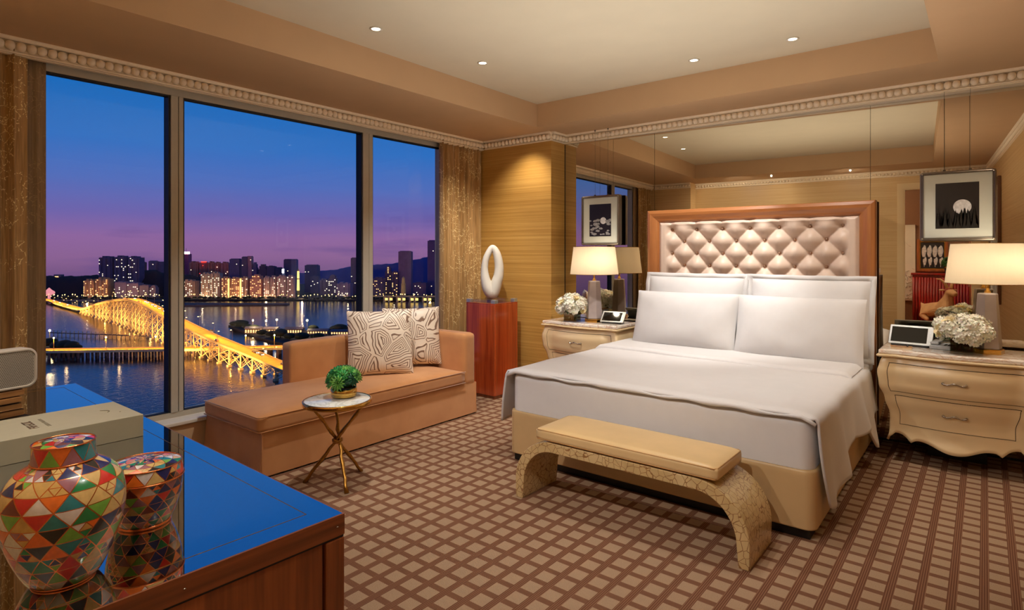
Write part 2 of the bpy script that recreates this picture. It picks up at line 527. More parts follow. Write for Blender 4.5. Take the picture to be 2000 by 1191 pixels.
# ------------------------------------------------------------------ mesh helpers
class MB:
    """collects shapes and links them as ONE mesh object"""

    def __init__(self):
        self.v, self.f, self.mi, self.sm = [], [], [], []
        self.uv = None

    def add(self, verts, faces, mi=0, smooth=False):
        o = len(self.v)
        self.v += [tuple(p) for p in verts]
        self.f += [tuple(i + o for i in f) for f in faces]
        self.mi += [mi] * len(faces)
        self.sm += [smooth] * len(faces)
        return self

    def box(self, x0, x1, y0, y1, z0, z1, mi=0):
        v = [(x0, y0, z0), (x1, y0, z0), (x1, y1, z0), (x0, y1, z0), (x0, y0, z1), (x1, y0, z1), (x1, y1, z1), (x0, y1, z1)]
        f = [(0, 3, 2, 1), (4, 5, 6, 7), (0, 1, 5, 4), (1, 2, 6, 5), (2, 3, 7, 6), (3, 0, 4, 7)]
        return self.add(v, f, mi)

    def bev(self, x0, x1, y0, y1, z0, z1, r=0.01, seg=3, mi=0, smooth=False):
        bm = bmesh.new()
        bmesh.ops.create_cube(bm, size=1)
        for q in bm.verts:
            q.co = ((x0 + x1) / 2 + q.co.x * (x1 - x0), (y0 + y1) / 2 + q.co.y * (y1 - y0), (z0 + z1) / 2 + q.co.z * (z1 - z0))
        bmesh.ops.bevel(bm, geom=bm.edges[:], offset=r, segments=seg, profile=0.5, affect='EDGES')
        self.bm(bm, mi, smooth)
        return self

    def bm(self, bm, mi=0, smooth=False, mat=None):
        bm.verts.index_update()
        vs = [(mat @ q.co if mat else q.co)[:] for q in bm.verts]
        self.add(vs, [[q.index for q in f.verts] for f in bm.faces], mi, smooth)
        bm.free()
        return self

    def lathe(self, prof, c=(0, 0, 0), seg=24, mi=0, smooth=True, cap=True, sx=1.0, sy=1.0, rot=0.0):
        vs, fs = [], []
        n = len(prof)
        for i in range(seg):
            a = 2 * PI * i / seg + rot
            for r, z in prof:
                vs.append((c[0] + r * math.cos(a) * sx, c[1] + r * math.sin(a) * sy, c[2] + z))
        for i in range(seg):
            j = (i + 1) % seg
            for k in range(n - 1):
                fs.append((i * n + k, j * n + k, j * n + k + 1, i * n + k + 1))
        if cap:
            fs.append(tuple(i * n for i in reversed(range(seg))))
            fs.append(tuple(i * n + n - 1 for i in range(seg)))
        return self.add(vs, fs, mi, smooth)

    def tube(self, pts, r, seg=8, mi=0, smooth=True, cap=True):
        pts = [Vector(p) for p in pts]
        rs = r if isinstance(r, (list, tuple)) else [r] * len(pts)
        vs, fs = [], []
        up = Vector((0, 0, 1))
        prev = None
        for i, p in enumerate(pts):
            d = (pts[min(i + 1, len(pts) - 1)] - pts[max(i - 1, 0)]).normalized()
            if prev is None:
                a = d.cross(up)
                if a.length < 1e-3:
                    a = d.cross(Vector((1, 0, 0)))
                a.normalize()
            else:
                a = (prev - d * prev.dot(d)).normalized()
            prev = a
            b = d.cross(a)
            for k in range(seg):
                t = 2 * PI * k / seg
                vs.append(p + (a * math.cos(t) + b * math.sin(t)) * rs[i])
        n = len(pts)
        for i in range(n - 1):
            for k in range(seg):
                k2 = (k + 1) % seg
                fs.append((i * seg + k, i * seg + k2, (i + 1) * seg + k2, (i + 1) * seg + k))
        if cap:
            fs.append(tuple(reversed(range(seg))))
            fs.append(tuple((n - 1) * seg + k for k in range(seg)))
        return self.add(vs, fs, mi, smooth)

    def grid(self, fn, nu, nv, mi=0, smooth=True, closed_u=False):
        vs = [fn(i / nu, j / nv) for i in range(nu + (0 if closed_u else 1)) for j in range(nv + 1)]
        fs = []
        w = nv + 1
        cu = nu if closed_u else nu + 1
        for i in range(nu):
            i2 = (i + 1) % cu
            for j in range(nv):
                fs.append((i * w + j, i2 * w + j, i2 * w + j + 1, i * w + j + 1))
        return self.add(vs, fs, mi, smooth)

    def prism(self, poly, axis, a, b, mi=0, smooth=False):
        """extrude a 2-D outline along an axis between a and b"""
        n = len(poly)

        def P(p, t):
            return {'x': (t, p[0], p[1]), 'y': (p[0], t, p[1]), 'z': (p[0], p[1], t)}[axis]
        vs = [P(p, a) for p in poly] + [P(p, b) for p in poly]
        fs = [tuple(reversed(range(n))), tuple(range(n, 2 * n))]
        fs += [(i, (i + 1) % n, n + (i + 1) % n, n + i) for i in range(n)]
        return self.add(vs, fs, mi, smooth)

    def ico(self, c, r, sub=1, mi=0, smooth=True, s=(1, 1, 1), jitter=0.0):
        bm = bmesh.new()
        bmesh.ops.create_icosphere(bm, subdivisions=sub, radius=1)
        for q in bm.verts:
            k = 1 + (jitter * (noise.noise(q.co * 2.1 + Vector(c))) if jitter else 0)
            q.co = Vector((c[0] + q.co.x * r * s[0] * k, c[1] + q.co.y * r * s[1] * k, c[2] + q.co.z * r * s[2] * k))
        return self.bm(bm, mi, smooth)

    def xf(self, mat, start=0):
        for i in range(start, len(self.v)):
            self.v[i] = (mat @ Vector(self.v[i]))[:]
        return self

    def mesh(self, name, mats, fix=True):
        me = bpy.data.meshes.new(name)
        me.from_pydata(self.v, [], self.f)
        if not isinstance(mats, (list, tuple)):
            mats = [mats]
        for m in mats:
            me.materials.append(m)
        me.polygons.foreach_set('material_index', self.mi)
        me.polygons.foreach_set('use_smooth', self.sm)
        if fix:
            bm = bmesh.new()
            bm.from_mesh(me)
            bmesh.ops.recalc_face_normals(bm, faces=bm.faces)
            bm.to_mesh(me)
            bm.free()
        me.update()
        return me

    def build(self, name, mats, parent=None, fix=True, **props):
        me = self.mesh(name, mats, fix)
        o = bpy.data.objects.new(name, me)
        COL.objects.link(o)
        if parent is not None:
            o.parent = parent
        for k, v in props.items():
            o[k] = v
        return o


def tag(o, label, cat, group=None):
    o['label'] = label
    o['category'] = cat
    if group:
        o['group'] = group
    return o


def thing(name, label, cat, loc=(0, 0, 0), rz=0.0, group=None):
    o = bpy.data.objects.new(name, None)
    o.empty_display_size = 0.05
    COL.objects.link(o)
    o.location = loc
    o.rotation_euler = (0, 0, rz)
    return tag(o, label, cat, group)


def struct(o):
    o['kind'] = 'structure'
    return o


def inst(src, parent=None, loc=None, rot=None, name=None, scale=None):
    c = src.copy()
    COL.objects.link(c)
    if name:
        c.name = name
    c.parent = parent
    if loc is not None:
        c.location = loc
    if rot is not None:
        c.rotation_euler = rot
    if scale is not None:
        c.scale = scale
    return c


def copy_tree(o, parent=None):
    c = o.copy()
    COL.objects.link(c)
    c.parent = parent
    for ch in list(o.children):
        copy_tree(ch, c)
    return c


def at(u, fwd, z):
    """a point fwd metres ahead of the eye, u in lateral view units"""
    lat = (u - 1000) / 1158.0 * fwd
    S_, C_ = math.sin(YAW), math.cos(YAW)
    return Vector((lat * C_ - fwd * S_, lat * S_ + fwd * C_, z))


def zat(v, fwd):
    return EYE - (v - 496) / 1158.0 * fwd

# =================================================================== THE ROOM
XW, XG = -4.42, -4.62          # inner face of the window side, glass plane
YP, YM = 5.06, 5.365            # front of the gold pier, mirror wall
XP, XR = -3.52, 0.42           # return of the pier, right wall
YO = 0.09                      # wall behind the camera, with the doorway the camera stands in
ZS, ZT, ZC = 2.72, 2.95, 2.62  # soffit, tray ceiling, underside of the crown moulding

fl = MB().box(-4.75, XR + 0.05, -0.02, 5.6, -0.05, 0)
struct(fl.build('floor', M['carpet']))
struct(MB().box(-2.6, 1.6, -2.4, -0.02, -0.05, 0).build('floor_hall', M['hall_floor']))

TX0, TX1, TY0, TY1 = -3.51, -0.24, 0.88, 4.80
c = MB()
c.box(TX0 - 0.1, TX1 + 0.1, TY0 - 0.1, TY1 + 0.1, ZT, ZT + 0.05)
struct(c.build('ceiling', M['plaster']))
s = MB()
s.box(-4.8, TX0, 0.0, 5.6, ZS, ZT + 0.02)
s.box(TX1, XR + 0.1, 0.0, 5.6, ZS, ZT + 0.02)
s.box(TX0, TX1, 0.0, TY0, ZS, ZT + 0.02)
s.box(TX0, TX1, TY1, 5.6, ZS, ZT + 0.02)
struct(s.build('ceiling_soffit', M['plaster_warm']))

# walls
wl = MB()
wl.box(-4.665, -4.60, 0.0, 0.90, 0, ZS)
wl.box(-4.665, -4.60, 4.55, 5.06, 0, ZS)
wl.box(-4.665, -4.50, 0.90, 4.55, 0, 0.265)
struct(wl.build('wall_left', M['wall_pale']))
wb = MB()
wb.box(-4.8, XP, YP, 5.62, 0, ZS)
struct(wb.build('wall_back_pier', M['wall_gold']))
struct(MB().box(XP, XR + 0.1, 5.52, 5.64, 0, ZS).build('wall_back', M['wall_pale']))
struct(MB().box(XR, XR + 0.1, 0.0, 5.52, 0, ZS).build('wall_right', M['wall_pale']))
DX0, DX1, DZ = -0.58, 0.22, 2.42
wf = MB()
wf.box(-4.8, DX0, 0.0, YO, 0, ZS)
wf.box(DX1, XR + 0.1, 0.0, YO, 0, ZS)
wf.box(DX0, DX1, 0.0, YO, DZ, ZS)
wf.box(-4.8, -3.75, YO, YO + 0.30, 0, ZS)
struct(wf.build('wall_front', M['wall_pale']))

# the doorway behind the camera (seen only in the mirror)
dr = MB()
for x0, x1 in ((DX0 - 0.10, DX0), (DX1, DX1 + 0.10)):
    dr.box(x0, x1, YO, YO + 0.008, 0, DZ)
    dr.box(x0 + 0.02, x1 - 0.02, YO + 0.008, YO + 0.014, 0, DZ + 0.02)
dr.box(DX0 - 0.10, DX1 + 0.10, YO, YO + 0.008, DZ, DZ + 0.10)
dr.box(DX0 - 0.08, DX1 + 0.08, YO + 0.008, YO + 0.014, DZ + 0.02, DZ + 0.08)
struct(dr.build('door_1', M['cream']))
hw = MB()
hw.box(-2.6, 1.6, -1.75, -1.60, 0, 2.6)
hw.box(-2.7, -2.6, -1.75, 0, 0, 2.6)
hw.box(1.6, 1.7, -1.75, 0, 0, 2.6)
struct(hw.build('wall_hall', M['hall_wall']))
struct(MB().box(-2.7, 1.7, -1.75, 0.0, 2.6, 2.66).build('ceiling_hall', M['plaster']))

# door leaf folded back at the right of the doorway
leaf = thing('door_leaf', 'dark door leaf with a pale bar handle reflected at the right edge of the mirror', 'door', (0.24, -0.03, 0))
MB().bev(0.0, 0.045, -0.85, 0.0, 0.01, 2.36, 0.004, 2).build('panel', M['desk_wood'], leaf)
h = MB()
h.tube([(-0.02, -0.78, 1.02), (-0.05, -0.78, 1.02), (-0.05, -0.60, 1.02)], 0.009)
h.bev(-0.008, 0.0, -0.82, -0.74, 0.94, 1.10, 0.003, 2)
h.build('handle', M['silver'], leaf)

# ------------------------------------------------------------------ crown mouldings with a row of beads
bead_bm = MB().ico((0, 0, 0), 0.0262, 2, s=(1, 1, 1.1))
bead_me = bead_bm.mesh('bead', M['crown'])


def crown(name, p0, p1, out, stuff=False, step=0.050):
    """moulding from p0 to p1, projecting towards `out`"""
    p0, p1, out = Vector((*p0, 0)), Vector((*p1, 0)), Vector((*out, 0)).normalized()
    d = (p1 - p0)
    L = d.length
    d.normalize()
    prof = [(0, 0.006), (0.022, 0.006), (0.024, 0.009), (0.024, 0.015), (0.018, 0.019), (0.008, 0.021), (0.008, 0.078),
            (0.028, 0.080), (0.036, 0.086), (0.040, 0.094), (0.040, 0.100), (0, 0.100)]
    m = MB()
    n = len(prof)
    vs = []
    for q in (p0, p1):
        for a, z in prof:
            w = q + out * a
            vs.append((w.x, w.y, ZC + z))
    m.add(vs, [tuple(range(n)), tuple(range(2 * n - 1, n - 1, -1))] + [(i, (i + 1) % n, n + (i + 1) % n, n + i) for i in range(n)])
    o = struct(m.build(name, M['crown']))
    k = int(L / step)
    if stuff:
        b = MB()
        for i in range(k):
            w = p0 + d * (i + 0.5) * (L / k) + out * 0.022
            b.ico((w.x, w.y, ZC + 0.049), 0.0235, 1)
        b.build('bead_row', M['crown'], o, kind='stuff')
        return o
    for i in range(k):
        w = p0 + d * (i + 0.5) * (L / k) + out * 0.022
        q = bpy.data.objects.new('bead', bead_me)
        COL.objects.link(q)
        q.parent = o
        q.location = (w.x, w.y, ZC + 0.049)
    return o


crown('trim_1', (XW - 0.045, 0.40), (XW - 0.045, YP), (1, 0))
crown('trim_2', (XW, YP), (XP, YP), (0, -1))
crown('trim_3', (XP, YP), (XP, YM - 0.04), (1, 0))
crown('trim_4', (XP, YM - 0.035), (XR, YM - 0.035), (0, -1))
crown('trim_5', (XR, YM), (XR, YO), (-1, 0), True)
crown('trim_6', (-3.75, YO), (XR, YO), (0, 1), True)
crown('trim_7', (XW, YO + 0.30), (-3.75, YO + 0.30), (0, 1), True)
# backing board of the crown over the mirror
bk = MB()
bk.box(XP, XR, YM - 0.035, 5.52, ZC + 0.002, ZS)
bk.box(-4.50, XW - 0.045, 0.40, YP, ZC + 0.002, ZS)
struct(bk.build('trim_8', M['crown']))
# baseboards
for nm, b in (('baseboard_back', (XW, XP + 0.015, YP - 0.015, YP, 0, 0.10)), ('baseboard_pier', (XP, XP + 0.015, YP, YM, 0, 0.10)),
              ('baseboard_front', (-3.75, DX0 - 0.1, YO, YO + 0.015, 0, 0.10)), ('baseboard_right', (XR - 0.015, XR, YO, YM, 0, 0.10))):
    struct(MB().bev(*b, 0.004, 2).build(nm, M['cream']))

# ------------------------------------------------------------------ the window
win = MB()
win.box(-4.66, -4.565, 0.90, 4.55, 2.59, ZS)                 # head
win.box(-4.66, -4.57, 0.90, 4.55, 0.265, 0.31)               # bottom rail
win.box(-4.66, -4.57, 0.90, 1.06, 0.31, 2.59)
win.box(-4.66, -4.57, 4.50, 4.55, 0.31, 2.59)
wo = struct(win.build('window_1', M['frame_metal']))
wo['label'] = 'floor to ceiling window with two grey mullions'
for y0, y1 in ((1.785, 1.895), (3.465, 3.605)):
    m_ = MB()
    ym = y0 + (y1 - y0) * 0.58
    m_.bev(-4.66, -4.562, y0 + 0.012, ym - 0.0025, 0.31, 2.59, 0.003, 2)
    m_.bev(-4.66, -4.566, ym + 0.0025, y1 - 0.012, 0.31, 2.59, 0.003, 2)
    m_.build('mullion', M['frame_metal'], wo)
    g = MB()
    g.box(-4.655, -4.575, y0, y0 + 0.012, 0.31, 2.59)
    g.box(-4.655, -4.58, y1 - 0.012, y1, 0.31, 2.59)
    g.box(-4.655, -4.574, ym - 0.0025, ym + 0.0025, 0.31, 2.59)
    g.build('gasket', M['gasket'], wo)
for y0, y1 in ((1.06, 1.785), (1.895, 3.465), (3.605, 4.50)):
    MB().box(-4.624, -4.616, y0 - 0.01, y1 + 0.01, 0.30, 2.60).build('pane', M['pane'], wo)
    g = MB()
    g.box(-4.62, -4.575, y0, y1, 2.578, 2.592)
    g.box(-4.62, -4.575, y0, y1, 0.308, 0.316)
    g.build('gasket', M['gasket'], wo)
sl = MB().bev(-4.60, XW, 0.62, 4.56, 0.245, 0.272, 0.006, 2)
struct(sl.build('window_sill', M['white_paint']))
struct(MB().box(-4.5, XW - 0.02, 0.62, 4.56, 0, 0.245).build('wall_left_apron', M['plaster_warm']))

# ------------------------------------------------------------------ curtains
def curtain(name, label, y0, y1, x, amp, folds, mat, z0=0.02, z1=2.66, depth=0.0):
    nu, nv = folds * 14, 24
    rnd = random.Random(name + label)
    ph = [rnd.uniform(-0.5, 0.5) for _ in range(folds + 1)]

    def fn(s, t):
        k = s * folds
        i = int(min(k, folds - 1e-6))
        p = ph[i] * (1 - (k - i)) + ph[i + 1 if i + 1 <= folds else i] * (k - i)
        pull = 0.75 + 0.35 * t
        w = math.sin(2 * PI * k + p) * amp * (0.8 + 0.4 * math.sin(k * 1.7 + 1)) * (0.8 + 0.3 * (1 - t))
        w += math.sin(4 * PI * k + 2 * p) * amp * 0.22
        return (x + w, y0 + (y1 - y0) * s + 0.012 * math.sin(2 * PI * k * 1.0 + 1 + 3 * t * 0.2), z0 + (z1 - z0) * t)
    m = MB()
    m.grid(fn, nu, nv)
    o = m.build(name, mat)
    so = o.modifiers.new('thickness', 'SOLIDIFY')
    so.thickness = 0.003
    tag(o, label, 'curtain')
    return o


curtain('curtain', 'gold embroidered silk curtain gathered right of the window beside the gold wall', 4.395, 5.035, -4.480, 0.036, 8, M['curtain'])
curtain('curtain', 'gold embroidered silk curtain gathered at the far left of the window', 0.50, 0.955, -4.480, 0.036, 6, M['curtain'])
curtain('curtain', 'plain bronze lining curtain between left gold curtain and glass', 0.90, 1.058, -4.545, 0.008, 3, M['sheer'])

# ------------------------------------------------------------------ mirror wall, turned a degree off the wall
MA = math.radians(2.0)
YL = 5.315
names = ['narrow bronze mirror panel behind the left bedside table', 'wide bronze mirror panel behind the tufted headboard',
         'bronze mirror panel behind the right bedside table']
seams = [-3.515, -2.503, -0.706, 0.42]
for k in range(3):
    a, b = seams[k], seams[k + 1]
    m_ = MB()
    m_.box(a - XP + 0.0015, b - XP - 0.0015, 0, 0.006, 0.02, ZC)
    o = m_.build('mirror_panel', M['mirror'])
    o.location = (XP, YL, 0)
    o.rotation_euler = (0, 0, MA)
    tag(o, names[k], 'mirror', 'mirror panels on the bed wall')
bkk = MB()
bkk.box(0, XR - XP, 0.008, 0.03, 0, ZC)
bkk.box(0.0, 0.007, -0.004, 0.008, 0.02, ZC)
o = struct(bkk.build('mirror_backing', M['black']))
o.location = (XP, YL, 0)
o.rotation_euler = (0, 0, MA)

# ------------------------------------------------------------------ recessed downlights
dl = thing('downlight', '', 'light', (0, 0, 0), group='recessed ceiling downlights')
MB().lathe([(0.028, 0.0), (0.040, 0.0), (0.042, -0.004), (0.030, -0.005), (0.028, -0.003)], seg=24, cap=False).build('trim_ring', M['white_paint'], dl)
MB().lathe([(0.0005, -0.002), (0.029, -0.002)], seg=24, cap=False).build('lens', M['downlight_glow'], dl)
dls = [(-3.17, 2.52, 'small recessed downlight nearest the window side, lower of the left two in height of view'),
       (-3.08, 3.49, 'small recessed downlight above the chaise end, second from left on the tray ceiling'),
       (-1.76, 4.46, 'small recessed downlight above the bed, left of the two over the headboard'),
       (-1.05, 4.45, 'small recessed downlight above the bed, right of the two over the headboard')]
dls[0] = (-3.17, 2.52, 'small recessed downlight on the tray ceiling, leftmost of the four')
for i, (x, y, lb) in enumerate(dls):
    o = dl if i == 0 else copy_tree(dl)
    o.location = (x, y, ZT)
    o['label'] = lb

# =================================================================== soft shapes
def softbox(x0, x1, y0, y1, z0, z1, r=0.03, puff=0.02, n=14, nz=4, sag=None):
    bm = bmesh.new()
    bmesh.ops.create_cube(bm, size=2)
    bmesh.ops.subdivide_edges(bm, edges=bm.edges[:], cuts=n, use_grid_fill=True)
    hx, hy, hz = (x1 - x0) / 2, (y1 - y0) / 2, (z1 - z0) / 2
    cx, cy, cz = (x0 + x1) / 2, (y0 + y1) / 2, (z0 + z1) / 2
    for q in bm.verts:
        u, v, w = q.co
        # push samples towards the edges so that the rounding is smooth
        f = lambda t: math.copysign(abs(t) ** 0.72, t)
        p = Vector((f(u) * hx, f(v) * hy, f(w) * hz))
        c_ = Vector((max(-hx + r, min(hx - r, p.x)), max(-hy + r, min(hy - r, p.y)), max(-hz + r, min(hz - r, p.z))))
        d = p - c_
        if d.length > 1e-9:
            p = c_ + d.normalized() * min(r, d.length if d.length < r else r)
        k = max(0, 1 - u ** 4) * max(0, 1 - v ** 4)
        if w > 0.999:
            p.z += puff * k
        q.co = p + Vector((cx, cy, cz))
    return bm


def pillow_bm(w, h, t, n=22, pinch=0.05, seed=0, wr=0.004, corner=0.0):
    """cushion standing in the XZ plane, thickness along Y"""
    vs, fs = [], []
    for side in (1, -1):
        for i in range(n + 1):
            for j in range(n + 1):
                u, v = -1 + 2 * i / n, -1 + 2 * j / n
                u = math.copysign(abs(u) ** 0.85, u)
                v = math.copysign(abs(v) ** 0.85, v)
                pu = 1 - pinch * (1 - v * v)
                pv = 1 - pinch * (1 - u * u)
                th = (max(0, 1 - abs(u) ** 2.6) * max(0, 1 - abs(v) ** 2.6)) ** 0.55
                x = u * w / 2 * pu
                z = v * h / 2 * pv
                wk = noise.noise(Vector((x * 6 + seed, z * 6, seed * 1.7))) * wr * (1.0 if th > 0 else 0)
                wk += noise.noise(Vector((x * 17 + seed, z * 9, seed))) * wr * 0.4
                vs.append((x, side * (t / 2 * th + wk * min(1, th * 3)), z))
    m = n + 1
    for s in range(2):
        o = s * m * m
        for i in range(n):
            for j in range(n):
                a, b, c_, d = o + i * m + j, o + (i + 1) * m + j, o + (i + 1) * m + j + 1, o + i * m + j + 1
                fs.append((a, b, c_, d) if s == 0 else (d, c_, b, a))
    return vs, fs


def add_uv(me, fn):
    uv = me.uv_layers.new(name='UVMap')
    for l in me.loops:
        uv.data[l.index].uv = fn(me.vertices[l.vertex_index].co)


# =================================================================== CHAISE
ch = thing('chaise_longue', 'copper velvet chaise longue with low back, along the window', 'sofa', (-4.03, 3.0, 0))
cx_, cy_ = -4.03, 3.0
m_ = MB()
# skirt: four flaring panels
def skirt(s, t):
    # perimeter parameter s, height t
    W, D = 2.04 / 2, 0.76 / 2
    per = [(-D, -W), (D, -W), (D, W), (-D, W)]
    k = s * 4
    i = int(k) % 4
    f = k - int(k)
    a, b = per[i], per[(i + 1) % 4]
    x, y = a[0] + (b[0] - a[0]) * f, a[1] + (b[1] - a[1]) * f
    fl_ = (1 - t) * 0.018
    wv = math.sin(s * 95) * 0.0015 * (1 - t)
    x += math.copysign(fl_ + wv, x) if abs(x) > D - 1e-6 else 0
    y += math.copysign(fl_ + wv, y) if abs(y) > W - 1e-6 else 0
    return (x, y, 0.012 + t * 0.283)
m_.grid(skirt, 96, 6, closed_u=True, smooth=False)
m_.box(-0.37, 0.37, -1.01, 1.01, 0.285, 0.298)
for s_ in (1, -1):
    m_.box(0.383, 0.3985, s_ * 1.022 - 0.004, s_ * 1.022 + 0.004, 0.012, 0.285)
m_.build('skirt', M['velvet'], ch)
MB().bm(softbox(-0.375, 0.405, -1.05, 0.885, 0.295, 0.405, 0.030, 0.030, 18), smooth=True).build('seat_cushion', M['velvet'], ch)
pp = MB()
for z in (0.303, 0.398):
    pts = [(0.403, -1.035, z), (0.403, 0.87, z)]
    pp.tube([(-0.36, -1.049, z), (0.385, -1.049, z), (0.403, -1.03, z), (0.403, 0.88, z)], 0.0035, 6)
pp.build('piping', M['velvet'], ch)
b_ = MB()
b_.bm(softbox(-0.42, -0.27, -0.42, 1.05, 0.26, 0.745, 0.035, 0.0, 12), smooth=True)
b_.build('backrest', M['velvet'], ch)
a_ = MB()
a_.bm(softbox(-0.40, 0.385, 0.885, 1.035, 0.26, 0.735, 0.035, 0.0, 12), smooth=True)
a_.build('armrest', M['velvet'], ch)
f_ = MB()
for sx in (-0.3, 0.3):
    for sy in (-0.93, 0.93):
        f_ = MB().lathe([(0.02, 0), (0.026, 0.05), (0.03, 0.10)], (sx, sy, 0), 10)
        f_.build('foot', M['desk_wood'], ch)


def cushion(label, loc, rot, w, seed):
    vs, fs = pillow_bm(w, w, 0.15, 26, 0.045, seed, 0.007)
    m = MB().add(vs, fs, 0, True)
    me = m.mesh('cushion', M['maze'])
    add_uv(me, lambda co: (co.x / w + 0.5 + seed, co.z / w + 0.5))
    o = bpy.data.objects.new('cushion', me)
    COL.objects.link(o)
    o.location = loc
    o.rotation_euler = rot
    tag(o, label, 'cushion', 'patterned cushions on the chaise')
    return o


# front faces look towards the room (+X) and a little towards the camera
cushion('square cushion with brown maze lines, front and left of two on the chaise', (-4.02, 3.24, 0.700), (math.radians(-12), 0, math.radians(56)), 0.55, 1.0)
cushion('square cushion with brown maze lines, half hidden behind the other near the arm', (-4.09, 3.66, 0.700), (math.radians(-10), 0, math.radians(60)), 0.53, 3.4)

# =================================================================== SIDE TABLE
st = thing('side_table', 'round white marble side table with twig-like brass legs before the chaise', 'table', (-3.235, 2.265, 0))
MB().lathe([(0.0, 0.505), (0.202, 0.505), (0.204, 0.508), (0.204, 0.520), (0.201, 0.5225), (0.0, 0.5225)], seg=64, cap=False).build('table_top', M['marble_white'], st)
MB().lathe([(0.204, 0.495), (0.213, 0.495), (0.215, 0.500), (0.215, 0.521), (0.212, 0.524), (0.2035, 0.524), (0.2035, 0.505), (0.14, 0.502), (0.14, 0.497)], seg=64, cap=False).build('rim', M['brass_shiny'], st)
for fx, fy in ((-0.15, -0.14), (0.205, -0.095), (-0.01, 0.205)):
    pts, rs = [], []
    rnd = random.Random(fx)
    for k in range(15):
        t = k / 14
        x = fx * (1 - t) + (-fx * 0.82) * t
        y = fy * (1 - t) + (-fy * 0.82) * t
        z = 0.495 * t
        tw = 0.004
        off = 0.012
        a = math.atan2(fy, fx) + PI / 2
        x += math.cos(a) * off + rnd.uniform(-tw, tw)
        y += math.sin(a) * off + rnd.uniform(-tw, tw)
        pts.append((x, y, z))
        rs.append(0.0105 + (0.004 if k in (0, 4, 9, 12) else 0) + rnd.uniform(-0.001, 0.001) - 0.002 * t)
    m_ = MB().tube(pts, rs, 8)
    for k in (4, 9):
        p = Vector(pts[k])
        m_.ico(p, 0.015, 1, s=(1, 1, 0.8))
    m_.build('leg', M['brass'], st)
m_ = MB()
pts = [(0.030 * math.cos(a), 0.030 * math.sin(a), 0.268 + 0.006 * math.sin(3 * a)) for a in [2 * PI * k / 16 for k in range(17)]]
m_.tube(pts, 0.006, 6)
m_.tube([(p[0], p[1], p[2] - 0.012) for p in pts], 0.005, 6)
m_.build('binding', M['brass'], st)

# potted succulents
pt = thing('potted_succulents', 'low gold bowl of green succulents on the round side table', 'plant', (-3.265, 2.335, 0.5245))
MB().lathe([(0.0, 0.0), (0.070, 0.0), (0.080, 0.006), (0.083, 0.030), (0.083, 0.058), (0.078, 0.058), (0.076, 0.042), (0.0, 0.040)], seg=40, cap=False).build('bowl', M['gold_leaf'], pt)
MB().lathe([(0.0, 0.041), (0.066, 0.041)], seg=24, cap=False).build('soil', M['gap_shade_soil'], pt)


def rosette(m, c, n, r, layers, tilt, w=0.4, mi=0, up=0.5, thick=0.25):
    """a succulent rosette of pointed leaves"""
    c = Vector(c)
    q = Vector(tilt).normalized().to_track_quat('Z', 'Y').to_matrix().to_4x4()
    for L in range(layers):
        rr = r * (1 - L / (layers + 0.6))
        el = up * (0.25 + 1.3 * L / layers)
        k = max(4, int(n * (1 - 0.25 * L / layers)))
        for i in range(k):
            a = 2 * PI * (i + 0.5 * (L % 2)) / k
            ca, sa = math.cos(a), math.sin(a)
            def P(d, s, z):
                x = d * math.cos(el)
                zz = d * math.sin(el) + z
                return q @ Vector((x * ca - s * sa, x * sa + s * ca, zz)) + c
            ww = rr * w * 0.5
            vs = [P(0, 0, 0), P(rr * 0.55, ww, rr * 0.05), P(rr * 0.5, 0, -rr * thick * 0.4), P(rr * 0.55, -ww, rr * 0.05), P(rr, 0, rr * 0.14), P(rr * 0.5, 0, rr * thick * 0.4)]
            m.add(vs, [(0, 1, 5), (0, 5, 3), (1, 4, 5), (5, 4, 3), (0, 2, 1), (0, 3, 2), (1, 2, 4), (2, 3, 4)], mi, True)


rnd = random.Random(4)
pos = []
for k in range(26):
    for _ in range(40):
        a, e = rnd.uniform(0, 2 * PI), math.asin(rnd.uniform(-0.22, 1))
        d = Vector((math.cos(a) * math.cos(e), math.sin(a) * math.cos(e), math.sin(e)))
        if all((d - p).length > 0.42 for p in pos):
            pos.append(d)
            break
for k, d in enumerate(pos):
    m_ = MB()
    c0 = Vector((d.x * 0.092, d.y * 0.092, 0.118 + d.z * 0.066))
    mt = M[['succ', 'succ_dark', 'succ', 'succ_lime'][k % 4]] if k != 2 else M['succ_lime']
    rosette(m_, c0, 9 + k % 3, 0.040 + 0.006 * (k % 3), 4, d + Vector((0, 0, 0.3)), 0.5 + 0.1 * (k % 2))
    m_.build('rosette', mt, pt)
m_ = MB().ico((0, 0, 0.116), 0.074, 2, s=(1.1, 1.1, 0.85), jitter=0.2)
m_.build('foliage', M['succ_dark'], pt)
m_ = MB()
dd = Vector((0.55, -0.83, 0.15))
rosette(m_, (dd.x * 0.105, dd.y * 0.105, 0.105), 13, 0.058, 3, dd, 0.28, up=0.6)
m_.build('rosette', M['succ_lime'], pt, label='spiky lime rosette at the front')

